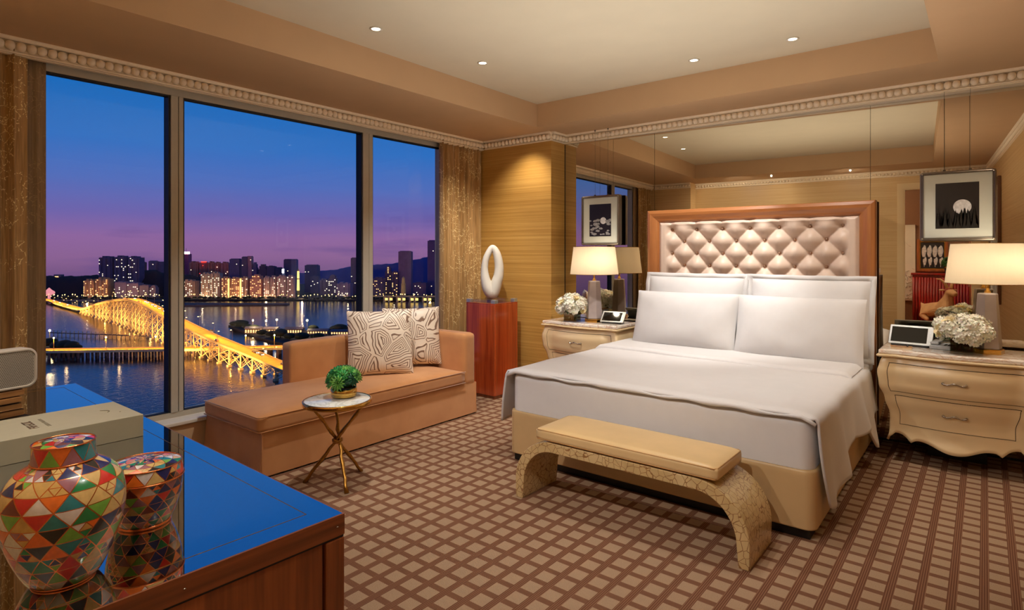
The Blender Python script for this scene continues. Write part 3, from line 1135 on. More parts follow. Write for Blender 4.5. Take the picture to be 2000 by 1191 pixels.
# =================================================================== PEDESTAL + SCULPTURE
pd = thing('pedestal', 'tall glossy mahogany pedestal between chaise and bed', 'pedestal', (-4.01, 4.69, 0))
HX, HY = 0.195, 0.185
m_ = MB().bev(-HX, HX, -HY, HY, 0.03, 0.945, 0.006, 2)
m_.build('body', M['mahogany'], pd)
MB().box(-HX + 0.012, HX - 0.012, -HY + 0.012, HY - 0.012, 0, 0.03).build('plinth', M['desk_wood'], pd)
m_ = MB()
for sx in (-1, 1):
    m_.box(sx * (HX - 0.012) - 0.0015, sx * (HX - 0.012) + 0.0015, -HY - 0.0008, -HY + 0.002, 0.04, 0.93)
for sy in (-1, 1):
    m_.box(HX - 0.002, HX + 0.0008, sy * (HY - 0.030) - 0.0015, sy * (HY - 0.030) + 0.0015, 0.04, 0.93)
m_.build('inlay_line', M['desk_wood'], pd)
MB().bev(-HX, HX, -HY, HY, 0.945, 0.953, 0.002, 2).build('top_board', M['mahogany'], pd)
m_ = MB().bev(-0.165, 0.165, -0.155, 0.155, 0.954, 0.986, 0.003, 2)
m_.build('acrylic_slab', M['acrylic'], pd)
for sx in (-1, 1):
    for sy in (-1, 1):
        MB().bev(sx * (HX - 0.028) - 0.026, sx * (HX - 0.028) + 0.026, sy * (HY - 0.028) - 0.026, sy * (HY - 0.028) + 0.026, 0.953, 0.989, 0.003, 2).build('corner_block', M['silver'], pd)

sc_ = thing('loop_sculpture', 'white stone sculpture of an upright open loop on the mahogany pedestal', 'sculpture', (-4.01, 4.69, 0.986), YAW + 0.05)
MB().bev(-0.075, 0.075, -0.06, 0.06, 0.0, 0.022, 0.004, 2).build('base', M['acrylic'], sc_)
ctrl = [(0.0, .055, .066), (-.040, .11, .066), (-.068, .20, .052), (-.078, .30, .040), (-.070, .38, .037), (-.048, .45, .036), (-.014, .515, .032),
        (.010, .530, .032), (.040, .49, .040), (.062, .42, .046), (.074, .33, .050), (.068, .24, .056), (.048, .17, .062), (.026, .10, .066)]
m_ = MB()
N = 64
pts, rs = [], []
n = len(ctrl)
for k in range(N):
    t = k / N * n
    i = int(t)
    f = t - i
    P_ = [ctrl[(i + j - 1) % n] for j in range(4)]
    def cr(a, b, c_, d, f):
        return 0.5 * ((2 * b) + (-a + c_) * f + (2 * a - 5 * b + 4 * c_ - d) * f * f + (-a + 3 * b - 3 * c_ + d) * f ** 3)
    pts.append((cr(*[p[0] for p in P_], f), 0, cr(*[p[1] for p in P_], f)))
    rs.append(cr(*[p[2] for p in P_], f))
vs, fs = [], []
for k in range(N):
    d = Vector(pts[(k + 1) % N]) - Vector(pts[k - 1])
    d.normalize()
    nn = Vector((-d.z, 0, d.x))
    for j in range(16):
        a = 2 * PI * j / 16
        p = Vector(pts[k]) + nn * math.cos(a) * rs[k] * 0.95 + Vector((0, 1, 0)) * math.sin(a) * rs[k] * 1.15
        vs.append(p)
for k in range(N):
    for j in range(16):
        fs.append((k * 16 + j, ((k + 1) % N) * 16 + j, ((k + 1) % N) * 16 + (j + 1) % 16, k * 16 + (j + 1) % 16))
m_.add(vs, fs, 0, True)
m_.lathe([(0.0, 0.020), (0.055, 0.020), (0.060, 0.035), (0.055, 0.09), (0.0, 0.12)], (0, 0, 0), 24, sy=0.85, cap=False)
m_.build('loop', M['stone_white'], sc_)

# =================================================================== BED
BX0, BX1, BY0, BY1 = -2.635, -0.665, 3.265, 5.27
bed = thing('bed', 'king size bed with beige upholstered base and tufted wood framed headboard', 'bed', ((BX0 + BX1) / 2, 4.27, 0))
bx, by = (BX0 + BX1) / 2, 4.27


def rel(x, y, z=0):
    return (x - bx, y - by, z)


def vbox(m, x0, x1, y0, y1, z0, z1, r, seg=6, mi=0, top=0.012):
    """box with rounded vertical corners and a small rounding on top"""
    pl = []
    for cx, cy, a0 in ((x1 - r, y1 - r, 0), (x0 + r, y1 - r, 90), (x0 + r, y0 + r, 180), (x1 - r, y0 + r, 270)):
        for k in range(seg + 1):
            a = math.radians(a0 + 90 * k / seg)
            pl.append((cx + r * math.cos(a), cy + r * math.sin(a), math.cos(a), math.sin(a)))
    n = len(pl)
    lev = [(z0, 0), (z0 + 0.006, 0), (z1 - top - 0.02, 0), (z1 - top, 0), (z1 - top * 0.3, -top * 0.3), (z1, -top)]
    vs = [(p[0] + p[2] * o, p[1] + p[3] * o, z) for z, o in lev for p in pl]
    fs = []
    for k in range(len(lev) - 1):
        for i in range(n):
            j = (i + 1) % n
            fs.append((k * n + i, k * n + j, (k + 1) * n + j, (k + 1) * n + i))
    fs.append(tuple(reversed(range(n))))
    fs.append(tuple((len(lev) - 1) * n + i for i in range(n)))
    m.add(vs, fs, mi, True)
    m.sm[-1] = m.sm[-2] = False
    return m


m_ = vbox(MB(), BX0 - bx, BX1 - bx, BY0 - by, BY1 - by, 0.055, 0.355, 0.055, 8)
m_.build('base', M['leather'], bed)
MB().box(BX0 - bx + 0.03, BX1 - bx - 0.03, BY0 - by + 0.03, BY1 - by, 0, 0.055).build('plinth', M['black'], bed)
m_ = vbox(MB(), BX0 - bx + 0.012, BX1 - bx - 0.012, BY0 - by + 0.008, BY1 - by - 0.005, 0.352, 0.615, 0.07, 8, top=0.03)
m_.build('mattress', M['sheet'], bed)

# headboard
HB0, HB1, HZ0, HZ1 = -2.545, -0.655, 0.10, 1.865
hb = MB()
FW = 0.112


def rail(m, p0, p1, inn, mi=0):
    """mitred moulded rail with its outer edge from p0 to p1 (x,z) and inward direction inn"""
    prof = [(0.0, 0.0), (0.0, 0.062), (0.006, 0.070), (0.03, 0.078), (0.055, 0.074), (0.085, 0.060), (0.097, 0.058), (0.104, 0.050), (FW, 0.044), (FW, 0.0)]
    p0, p1, inn = Vector(p0), Vector(p1), Vector(inn)
    d = (p1 - p0).normalized()
    vs = []
    for q, s in ((p0, 1), (p1, -1)):
        for a, y in prof:
            w = q + inn * a + d * a * s
            vs.append((w.x, -y, w.y))
    n = len(prof)
    fs = [tuple(range(n)), tuple(range(2 * n - 1, n - 1, -1))] + [(i, (i + 1) % n, n + (i + 1) % n, n + i) for i in range(n)]
    m.add(vs, fs, mi, False)


YH = 5.345  # back of headboard
for nm, a, b, i_, mt in (('headboard_rail', (HB0, HZ1), (HB1, HZ1), (0, -1), 'headboard_wood_h'), ('headboard_stile', (HB0, HZ0), (HB0, HZ1), (1, 0), 'headboard_wood'),
                         ('headboard_stile', (HB1, HZ0), (HB1, HZ1), (-1, 0), 'headboard_wood')):
    m_ = MB()
    rail(m_, a, b, i_)
    m_.xf(Matrix.Translation((-bx, YH - by, 0)))
    m_.build(nm, M[mt], bed)
m_ = MB()
px0, px1, pz0, pz1 = HB0 + FW - 0.004, HB1 - FW + 0.004, 0.55, HZ1 - FW + 0.004
SX, SZ = 0.2388, 0.222
XB, ZB = -2.318, 1.680


def tuft(s, t):
    x = px0 + (px1 - px0) * s
    z = pz0 + (pz1 - pz0) * t
    u, v = (x - XB) / SX, (z - ZB) / SZ
    a, b = u + v, u - v
    h = ((math.sqrt(math.sin(PI * a) ** 2 + 0.035) - 0.187) / 0.83 * (math.sqrt(math.sin(PI * b) ** 2 + 0.035) - 0.187) / 0.83) ** 0.75
    # above the top row of buttons the diagonal creases die out
    k = 1.0
    if z > ZB:
        k = max(0, 1 - (z - ZB) / 0.05)
        col = abs(math.sin(PI * u))
        h = h * k + (1 - k) * (0.55 + 0.45 * min(1, col * 1.6))
    for e in (x - XB, (XB + 6 * SX) - x):
        if e < 0:
            kk = max(0, 1 + e / 0.05)
            h = h * kk + (1 - kk) * 0.85
    # deep dimples at buttons
    ru, rv = u - round(u), v - round(v)
    ru2, rv2 = (u - 0.5) - round(u - 0.5), (v - 0.5) - round(v - 0.5)
    d1 = math.hypot(ru * SX, rv * SZ)
    d2 = math.hypot(ru2 * SX, rv2 * SZ)
    d = min(d1 if (z < ZB + 0.06 and XB - 0.06 < x < XB + 6 * SX + .06) else 9, d2 if (z < ZB + 0.02 and x > XB and x < XB + 6 * SX) else 9)
    dim = math.exp(-(d / 0.026) ** 2)
    ed = min(1, min(x - px0, px1 - x, pz1 - z) / 0.03)
    y = 0.016 + 0.052 * h * (0.35 + 0.65 * ed) - 0.022 * dim
    return (x - bx, YH - by - y, z)


m_.grid(tuft, 300, 220)
m_.build('tufted_panel', M['tuft'], bed, fix=False)
bt = MB().ico((0, 0, 0), 0.011, 2, s=(1, 0.5, 1)).mesh('button', M['tuft_button'])
for r_ in range(9):
    z = ZB - r_ * SZ / 2
    if z < 0.95:
        break
    for k in range(7 if r_ % 2 == 0 else 6):
        x = XB + (k + (0.5 if r_ % 2 else 0)) * SX
        o = bpy.data.objects.new('button', bt)
        COL.objects.link(o)
        o.parent = bed
        o.location = (x - bx, YH - by - 0.013, z)
MB().box(HB0 - bx, HB1 - bx, YH - by, YH - by + 0.012, HZ0, HZ1 - 0.005).build('headboard_back', M['headboard_wood'], bed)

# coverlet: lies over the mattress and hangs down both sides
YF, YE = 3.262, 4.93           # foot hem, head end
ZQ = 0.640
XA, XB_ = BX0 - 0.005, BX1 + 0.005
NW = 40


def cover(s, t):
    """s: across, -1..2 (outside 0..1 = the hanging sides), t: along from the foot"""
    y = YF + (YE - YF) * t
    top = ZQ
    if 0 <= s <= 1:
        x = XA + 0.03 + (XB_ - XA - 0.06) * s
        e = min(s, 1 - s)
        z = top - 0.012 * max(0, 1 - e / 0.04) ** 2
        z += 0.006 * noise.noise(Vector((x * 1.6, y * 2.2, 0))) + 0.003 * noise.noise(Vector((x * 5, y * 3.1, 4)))
        z -= 0.018 * max(0, 1 - t / 0.025) ** 2
        return (x, y, z)
    right = s > 1
    k = (s - 1) if right else -s
    if right:
        # hem length along the side: a long point at the foot corner, shorter behind, another point at the head
        L = 0.52 - 0.20 * min(1, max(0, t - 0.03) / 0.40) + 0.014 * math.sin(t * 24) + 0.17 * math.exp(-((t - 0.86) / 0.07) ** 2)
        out = k * (0.045 + 0.022 * math.sin(t * 15 + 4.2) + 0.014 * math.sin(t * 31) + 0.05 * math.exp(-((t - 0.86) / 0.08) ** 2))
        out = max(out, 0.012 * k)
        back = 0.02 * k * math.sin(t * 13)
        yy = y + back + 0.19 * k * k * math.exp(-(t / 0.10) ** 2)
        yy = max(yy, YF)
    else:
        L = 0.40 - 0.10 * min(1, t / 0.3) + 0.02 * math.sin(t * 14)
        out = 0.085 * k * (0.8 + 0.3 * math.sin(t * 15 + 1))
        yy = y + 0.05 * k * k * math.exp(-(t / 0.1) ** 2)
    r = 0.03
    d = k * L
    if d < r * 1.57:
        a = d / r
        x = r * math.sin(a) - r
        z = top - 0.012 - r + r * math.cos(a)
    else:
        x = 0.0
        z = top - 0.012 - r - (d - r * 1.57)
    x = x + 0.0 + out
    X = (XB_ + x) if right else (XA - x)
    return (X, yy, z)


m_ = MB()
SS = [-1 + k / 16 for k in range(16)] + [k / 40 for k in range(41)] + [1 + (k + 1) / 20 for k in range(20)]
NTT = 70


def cov(si, tj):
    p = cover(SS[si], tj)
    return (p[0] - bx, p[1] - by, p[2])


vs = [cov(i, (j / NTT) ** 1.25) for i in range(len(SS)) for j in range(NTT + 1)]
fs = []
w_ = NTT + 1
for i in range(len(SS) - 1):
    for j in range(NTT):
        fs.append((i * w_ + j, (i + 1) * w_ + j, (i + 1) * w_ + j + 1, i * w_ + j + 1))
m_.add(vs, fs, 0, True)
cv = m_.build('coverlet', M['duvet'])
so = cv.modifiers.new('thickness', 'SOLIDIFY')
so.thickness = 0.014
so.offset = 1.0
cv.location = (bx, by, 0)
tag(cv, 'white cotton coverlet spread over the bed and hanging at both sides', 'bedding')
# hem roll along the foot
m_ = MB()
pts = []
for k in range(61):
    s = k / 60
    x = XA + 0.0 + (XB_ - XA) * s
    e = min(s, 1 - s)
    pts.append((x - bx, YF - 0.006 - by, ZQ - 0.015 - 0.03 * max(0, 1 - e / 0.03) + 0.004 * math.sin(s * 19) + 0.003 * math.sin(s * 41)))
m_.tube(pts, [0.012 + 0.004 * math.sin(k * 0.31) + 0.002 * math.sin(k * .9) for k in range(61)], 8)
m_.build('hem', M['duvet'], cv)

# folded-back band near the pillows
m_ = MB()


def fold(s, t):
    x = XA + 0.02 + (XB_ - XA - 0.04) * s
    wob = 0.035 * math.sin(s * 5.0 + 0.6) + 0.012 * math.sin(s * 13)
    y0 = 4.40 + wob
    y = y0 + (4.98 - y0) * t
    z = ZQ + 0.014 + 0.024 * min(1, (t / 0.05)) ** 0.5 - 0.004 * t + 0.003 * noise.noise(Vector((x * 4, y * 4, 2)))
    if t == 0:
        z = ZQ + 0.008
    e = min(s, 1 - s)
    z -= 0.03 * max(0, 1 - e / 0.02)
    return (x - bx, y - by, z)


TT = [0, 0.004, 0.012, 0.025, 0.05, 0.1, 0.2, 0.35, 0.5, 0.65, 0.8, 0.9, 1.0]
vs = [fold(i / 60, t) for i in range(61) for t in TT]
fs = [(i * 13 + j, (i + 1) * 13 + j, (i + 1) * 13 + j + 1, i * 13 + j + 1) for i in range(60) for j in range(12)]
m_.add(vs, fs, 0, True)
m_.build('folded_band', M['duvet'], cv)
# sheet showing at the head on the right
MB().bm(softbox(BX0 - bx + 0.0, BX1 - bx - 0.0, 4.75 - by, 5.25 - by, 0.56, 0.648, 0.03, 0.0, 10), smooth=True).build('top_sheet', M['sheet'], bed)


def pillow(label, x, y, z, w, h, t, tilt, seed, flange=0.0, rz=0.0):
    vs, fs = pillow_bm(w - 2 * flange, h - 2 * flange, t, 26, 0.022, seed, 0.009)
    m = MB().add(vs, fs, 0, True)
    root = m.build('pillow', M['sheet'])
    if flange:
        # flat flange border around the cushion body
        N_ = 30
        f = MB()
        W, H = w / 2, h / 2
        vs = []
        per = []
        for a, b in (((-1, -1), (1, -1)), ((1, -1), (1, 1)), ((1, 1), (-1, 1)), ((-1, 1), (-1, -1))):
            for k in range(N_):
                q = k / N_
                per.append((a[0] + (b[0] - a[0]) * q, a[1] + (b[1] - a[1]) * q))
        for u, v in per:
            wv = 0.006 * math.sin(u * 11 + seed) + 0.006 * math.sin(v * 13 + seed * 2)
            vs.append((u * (W - flange) * (1 - 0.022 * (1 - v * v)) * 0.99, 0.0, v * (H - flange) * (1 - 0.022 * (1 - u * u)) * 0.99))
            vs.append((u * W * (1 - 0.01 * (1 - v * v)), wv, v * H * (1 - 0.012 * (1 - u * u))))
        n_ = len(per)
        f.add(vs, [(2 * k, 2 * k + 1, 2 * ((k + 1) % n_) + 1, 2 * ((k + 1) % n_)) for k in range(n_)], 0, True)
        fo = f.build('flange', M['sheet'], root)
        so_ = fo.modifiers.new('thickness', 'SOLIDIFY')
        so_.thickness = 0.004
        so_.offset = 0
    root.location = (x, y, z)
    root.rotation_euler = (math.radians(tilt), 0, rz)
    tag(root, label, 'pillow', 'white pillows on the bed')
    return root


ZP = 0.655
pillow('white flanged pillow, back row left, against the tufted headboard', -2.035, 5.115, ZP + 0.305, 0.94, 0.66, 0.20, -13, 1, 0.035)
pillow('white flanged pillow, back row right, against the tufted headboard', -1.105, 5.115, ZP + 0.305, 0.94, 0.66, 0.20, -13, 2, 0.035)
pillow('plain white pillow, front row left on the bed', -2.03, 4.905, ZP + 0.225, 0.91, 0.50, 0.19, -17, 3)
pillow('plain white pillow, front row right on the bed', -1.125, 4.89, ZP + 0.225, 0.91, 0.50, 0.19, -17, 4)

# =================================================================== BENCH
bn = thing('bench', 'crackled lacquer waterfall bench with tan leather seat at the foot of the bed', 'bench', (-1.52, 2.97, 0))
ox = -1.52


def arc(cx, a, b, th, n=14, sgn=1):
    return [(cx + sgn * a * math.sin(PI / 2 * k / n), b * math.cos(PI / 2 * k / n)) for k in range(n + 1)]


out_r = [(-1.10 + x, 0.11 + z) for x, z in arc(0, 0.26, 0.258, 0)]
in_r = [(-1.10 + x, 0.10 + z) for x, z in arc(0, 0.200, 0.212, 0)]
XL = -1.94
poly = []
mir = lambda p: (2 * ox - p[0], p[1])
outer = [mir(p) for p in reversed([*out_r, (-0.842, 0.0)])] + [*out_r, (-0.842, 0.0)]
inner = [mir(p) for p in reversed([*in_r, (-0.892, 0.0)])] + [*in_r, (-0.892, 0.0)]
n = len(outer)
m_ = MB()
vs, fs = [], []
for y in (-0.18, 0.18):
    for p in outer:
        vs.append((p[0] - ox, y, p[1]))
    for p in inner:
        vs.append((p[0] - ox, y, p[1]))
N2 = 2 * n
for i in range(n - 1):
    fs.append((i, i + 1, n + i + 1, n + i))
    fs.append((N2 + i, N2 + n + i, N2 + n + i + 1, N2 + i + 1))
    fs.append((i, N2 + i, N2 + i + 1, i + 1))
    fs.append((n + i, n + i + 1, N2 + n + i + 1, N2 + n + i))
fs.append((0, n, N2 + n, N2))
fs.append((n - 1, N2 + n - 1, N2 + n + n - 1, n + n - 1))
m_.add(vs, fs)
fr = m_.build('frame', M['crackle'], bn)
bv = fr.modifiers.new('bevel', 'BEVEL')
bv.width = 0.004
bv.segments = 2
bv.limit_method = 'ANGLE'
MB().bm(softbox(-0.535, 0.535, -0.185, 0.185, 0.372, 0.440, 0.022, 0.010, 14), smooth=True).build('seat', M['bench_leather'], bn)
m_ = MB()
for z in (0.380, 0.431):
    q = [(-0.528, -0.165), (-0.515, -0.180), (0.515, -0.180), (0.528, -0.165), (0.530, 0.165), (0.515, 0.180), (-0.515, 0.180), (-0.528, 0.165), (-0.528, -0.165)]
    m_.tube([(a, b, z) for a, b in q], 0.0035, 6)
m_.build('piping', M['piping'], bn)

# =================================================================== NIGHTSTANDS
def nightstand(x0, x1, label, yb=5.355, D=0.49):
    W = (x1 - x0)
    root = thing('nightstand', label, 'bedside table', ((x0 + x1) / 2, yb, 0), group='bombe bedside chests')
    H = 0.735
    hw = W / 2 - 0.035

    def side(z):      # outward swelling by height
        t = z / H
        pts = [(0.0, 0.020), (0.14, -0.012), (0.30, -0.038), (0.45, -0.040), (0.60, -0.012), (0.74, 0.022), (0.86, 0.030), (0.95, 0.016), (1.0, 0.0)]
        for (a, p), (b, q) in zip(pts, pts[1:]):
            if t <= b:
                f = (t - a) / (b - a)
                f = f * f * (3 - 2 * f)
                return p + (q - p) * f
        return 0.0

    def plan(s):      # front line, s in -1..1
        a = abs(s)
        if a < 0.62:
            return 0.030 * math.cos(a / 0.62 * PI / 2) ** 1.0
        if a < 0.9:
            f = (a - 0.62) / 0.28
            return -0.012 * math.sin(f * PI)
        return 0.0

    def apron(s):
        a = abs(s)
        if a < 0.55:
            return 0.120 + 0.050 * math.sin(PI / 2 * min(1, a / 0.50)) ** 2.2
        if a < 0.64:
            return 0.170 - 0.022 * ((a - 0.55) / 0.09) ** 1.5
        if a < 0.90:
            f = (a - 0.64) / 0.26
            return 0.148 + 0.055 * math.sin(f * PI / 2) ** 0.8
        return 0.203 - 0.05 * (a - 0.9) / 0.1

    def front(s, z, off=0.0):
        b = side(z)
        x = s * (hw + b)
        y = -(D - 0.02) - b * 0.85 - plan(s) * (1 + b * 6) - off
        return (x, y, z)

    # body: front and side shell as one grid going round the chest
    m = MB()
    S = [-1 + 2 * k / 60 for k in range(61)]
    Z = 26
    path = []
    for k in range(11):
        path.append(('L', 1 - k / 10))
    for s in S[1:-1]:
        path.append(('F', s))
    for k in range(11):
        path.append(('R', k / 10))

    def pt_(kind, q, j):
        if kind == 'F':
            zb = apron(q)
            z = zb + (H - zb) * j / Z
            return front(q, z)
        # side: q=0 at the front corner, 1 at the back
        zb = 0.153 + 0.05 * math.sin(PI * q) - 0.03 * q
        z = zb + (H - zb) * j / Z
        f = front(-1 if kind == 'L' else 1, z)
        return (f[0], f[1] * (1 - q), z)
    vs = [pt_(k, q, j) for k, q in path for j in range(Z + 1)]
    w = Z + 1
    fs = [(i * w + j, (i + 1) * w + j, (i + 1) * w + j + 1, i * w + j + 1) for i in range(len(path) - 1) for j in range(Z)]
    m.add(vs, fs, 0, True)
    m.add([(-hw, -0.0, 0.15), (hw, 0, 0.15), (hw, 0, H), (-hw, 0, H)], [(0, 1, 2, 3)])
    b = m.build('body', M['cream'], root)
    so = b.modifiers.new('thickness', 'SOLIDIFY')
    so.thickness = 0.015
    so.offset = -1
    MB().box(-hw + 0.24, hw - 0.24, -0.13, -0.03, 0.0, 0.26).build('plinth', M['black'], root)  # added unseen support, blackened to merge with the shade underneath
    # drawers, a hair proud over a dark sheet painting the shade of their gaps
    for z0, z1, s1 in ((0.498, 0.690, 0.86), (0.268, 0.466, 0.83)):
        g = MB()

        def bnd(j, ext=0.0):
            return z0 - ext + (z1 - z0 + 2 * ext) * j

        def sx_(z):
            # drawer ends follow the chest's outline
            return s1 + 0.5 * side(z)
        g.grid(lambda a, b_: front((-1 + 2 * a) * (s1 + 0.010), bnd(b_, 0.0042), 0.0006), 50, 14)
        g.build('drawer_gap_shade', M['gap_shade_soil'], root, fix=False)
        d = MB()
        d.grid(lambda a, b_: front((-1 + 2 * a) * s1, bnd(b_), 0.003), 50, 14)
        dr_ = d.build('drawer', M['cream'], root, fix=False)
        zc = (z0 + z1) / 2 + 0.01
        h = MB()
        pts = []
        for k in range(17):
            a = -0.062 + 0.124 * k / 16
            y = front(0, zc)[1] - 0.028 + 0.010 * abs(k - 8) / 8
            z = zc + 0.006 * math.cos((k - 8) / 8 * PI * 1.5)
            pts.append((a, y, z - 0.006))
        pts = [(pts[0][0], pts[0][1] + 0.022, zc - 0.006)] + pts + [(pts[-1][0], pts[-1][1] + 0.022, zc - 0.006)]
        h.tube(pts, [0.005] + [0.0045 + 0.0018 * (1 if k in (0, 1, 7, 8, 9, 15, 16) else 0) for k in range(17)] + [0.005], 8)
        for sx in (-1, 1):
            h.ico((sx * 0.062, front(0, zc)[1] - 0.006, zc - 0.006), 0.009, 1, s=(1, 0.6, 1))
        h.build('handle', M['brass_shiny'] if False else M['chrome'], dr_)

    def slab(nm, z0, z1, ex, mat, r=0.006):
        m = MB()
        pl = []
        for k in range(61):
            s = -1 + k / 30
            p = front(s, H)
            pl.append((p[0] * (1 + ex / hw), p[1] - ex))
        pl = [(pl[0][0], 0.0)] + pl + [(pl[-1][0], 0.0)]
        n = len(pl)
        lev = [(z0, -r), (z0 + r, 0), (z1 - r, 0), (z1 - r * 0.3, -r * 0.5), (z1, -r * 1.6)]
        vs = []
        for z, o in lev:
            for x, y in pl:
                vs.append((x + (o if x > 0 else -o) * (1 if abs(x) > hw * 0.98 else abs(x) / hw), y - (o if y < -0.01 else 0), z))
        fs = []
        for k in range(len(lev) - 1):
            for i in range(n):
                j = (i + 1) % n
                fs.append((k * n + i, k * n + j, (k + 1) * n + j, (k + 1) * n + i))
        fs.append(tuple(reversed(range(n))))
        fs.append(tuple((len(lev) - 1) * n + i for i in range(n)))
        m.add(vs, fs)
        m.build(nm, mat, root)
    slab('moulding', 0.733, 0.752, 0.034, M['cream'], 0.007)
    slab('marble_top', 0.7515, 0.785, 0.022, M['marble_pink'], 0.008)
    return root


nightstand(-3.50, -2.645, 'cream bombe bedside chest with marble top, left of the bed by the gold wall', 5.285, 0.42)
nightstand(-0.600, 0.285, 'cream bombe bedside chest with marble top, right of the bed at the right edge')
ZN = 0.785

# =================================================================== TABLE LAMPS
def table_lamp(x, y, label):
    r = thing('table_lamp', label, 'lamp', (x, y, ZN), group='bedside lamps')
    MB().lathe([(0.0, 0), (0.094, 0.0), (0.094, 0.026), (0.088, 0.032), (0.0, 0.032)], seg=6, smooth=False, cap=False, rot=0.3).build('base', M['brass_shiny'], r)
    MB().lathe([(0.0, 0.033), (0.078, 0.033), (0.081, 0.040), (0.058, 0.395), (0.054, 0.402), (0.0, 0.404)], seg=6, smooth=False, cap=False, rot=0.3).build('body', M['lamp_stone'], r)
    m = MB().lathe([(0.0, 0.404), (0.018, 0.404), (0.018, 0.416), (0.010, 0.422), (0.010, 0.455), (0.016, 0.46), (0.016, 0.49), (0.0, 0.49)], seg=16, cap=False)
    m.build('neck', M['brass_shiny'], r)
    sh = MB().lathe([(0.236, 0.466), (0.203, 0.738)], seg=72, cap=False)
    o = sh.build('shade', M['shade'], r, fix=False)
    t = MB()
    for rr, z in ((0.236, 0.468), (0.203, 0.736)):
        t.tube([(rr * math.cos(2 * PI * k / 48), rr * math.sin(2 * PI * k / 48), z) for k in range(49)], 0.0022, 6)
    for k in range(3):
        a = 2 * PI * k / 3
        t.tube([(0, 0, 0.725), (0.203 * math.cos(a), 0.203 * math.sin(a), 0.730)], 0.0018, 5)
    t.tube([(0, 0, 0.49), (0, 0, 0.745)], 0.003, 6)
    t.build('shade_frame', M['brass'], o)
    MB().ico((0, 0, 0.57), 0.028, 2, s=(1, 1, 1.25)).build('bulb', M['bulb'], r)
    lamp('lamp_light', 'POINT', (x + 0.045, y - 0.045, ZN + 0.60), 2.8, (1.0, 0.84, 0.62), 0.03)
    return r


table_lamp(-3.005, 5.06, 'bedside lamp with cream shade on the left chest beside the white flowers')
table_lamp(0.012, 5.115, 'bedside lamp with cream shade on the right chest, cut by the right edge')

# =================================================================== FLOWERS IN GLASS CUBES
def petal_flower(m, c, r, up, n, seed, kind, mi=0):
    """a rose (layered cupped petals) or a hydrangea head (many four-petal florets)"""
    rnd = random.Random(seed)
    q = Vector(up).normalized().to_track_quat('Z', 'Y').to_matrix()
    c = Vector(c)
    if kind == 'rose':
        for L, (rr, el, k) in enumerate(((1.0, 0.15, 7), (0.80, 0.55, 6), (0.58, 0.95, 5), (0.36, 1.25, 4))):
            for i in range(k):
                a = 2 * PI * (i + 0.5 * (L % 2)) / k + rnd.uniform(-.15, .15)
                ww = rr * r * 2.4 / k
                vs = []
                for (u, h) in ((0.15, 0), (0.6, 0.5), (1.0, 1.0), (1.10, 1.12)):
                    d = rr * r * u
                    z = d * math.tan(min(el, 1.2)) * 0.45 + (0.55 - 0.1 * L) * r * h * (0.4 if L == 0 else 0.7)
                    wd = ww * (0.5 if u < 0.3 else (1.0 if u < 1.05 else 0.6))
                    for s in (-1, 0, 1):
                        dd = d - (abs(s) * 0.12 * r)
                        x, y = dd * math.cos(a) - s * wd * math.sin(a), dd * math.sin(a) + s * wd * math.cos(a)
                        vs.append(c + q @ Vector((x, y, z)))
                fs = [(i_ * 3 + j, i_ * 3 + j + 1, i_ * 3 + j + 4, i_ * 3 + j + 3) for i_ in range(3) for j in range(2)]
                m.add(vs, fs, mi, True)
        m.ico(c + q @ Vector((0, 0, 0.3 * r)), r * 0.33, 1, mi, s=(1, 1, 1))
    else:
        m.ico(c, r * 0.72, 1, mi)
        ga = PI * (3 - math.sqrt(5))
        K = n
        for i in range(K):
            z = 1 - 1.5 * i / K
            rr = math.sqrt(max(0, 1 - z * z))
            d = Vector((math.cos(ga * i) * rr, math.sin(ga * i) * rr, z))
            nn = (q @ d)
            p = c + nn * r * rnd.uniform(0.80, 1.0)
            qq = (nn + Vector((rnd.uniform(-.4, .4), rnd.uniform(-.4, .4), rnd.uniform(-.4, .4)))).normalized().to_track_quat('Z', 'Y').to_matrix()
            fr_ = r * 0.32
            for k in range(4):
                a = PI / 2 * k + i
                ca, sa = math.cos(a), math.sin(a)
                loc = [(0, 0, 0), (fr_ * .6, fr_ * .45, fr_ * .15), (fr_, 0, fr_ * .35), (fr_ * .6, -fr_ * .45, fr_ * .15)]
                vs = [p + qq @ Vector((x * ca - y * sa, x * sa + y * ca, zz)) for x, y, zz in loc]
                m.add(vs, [(0, 1, 2, 3)], mi, False)


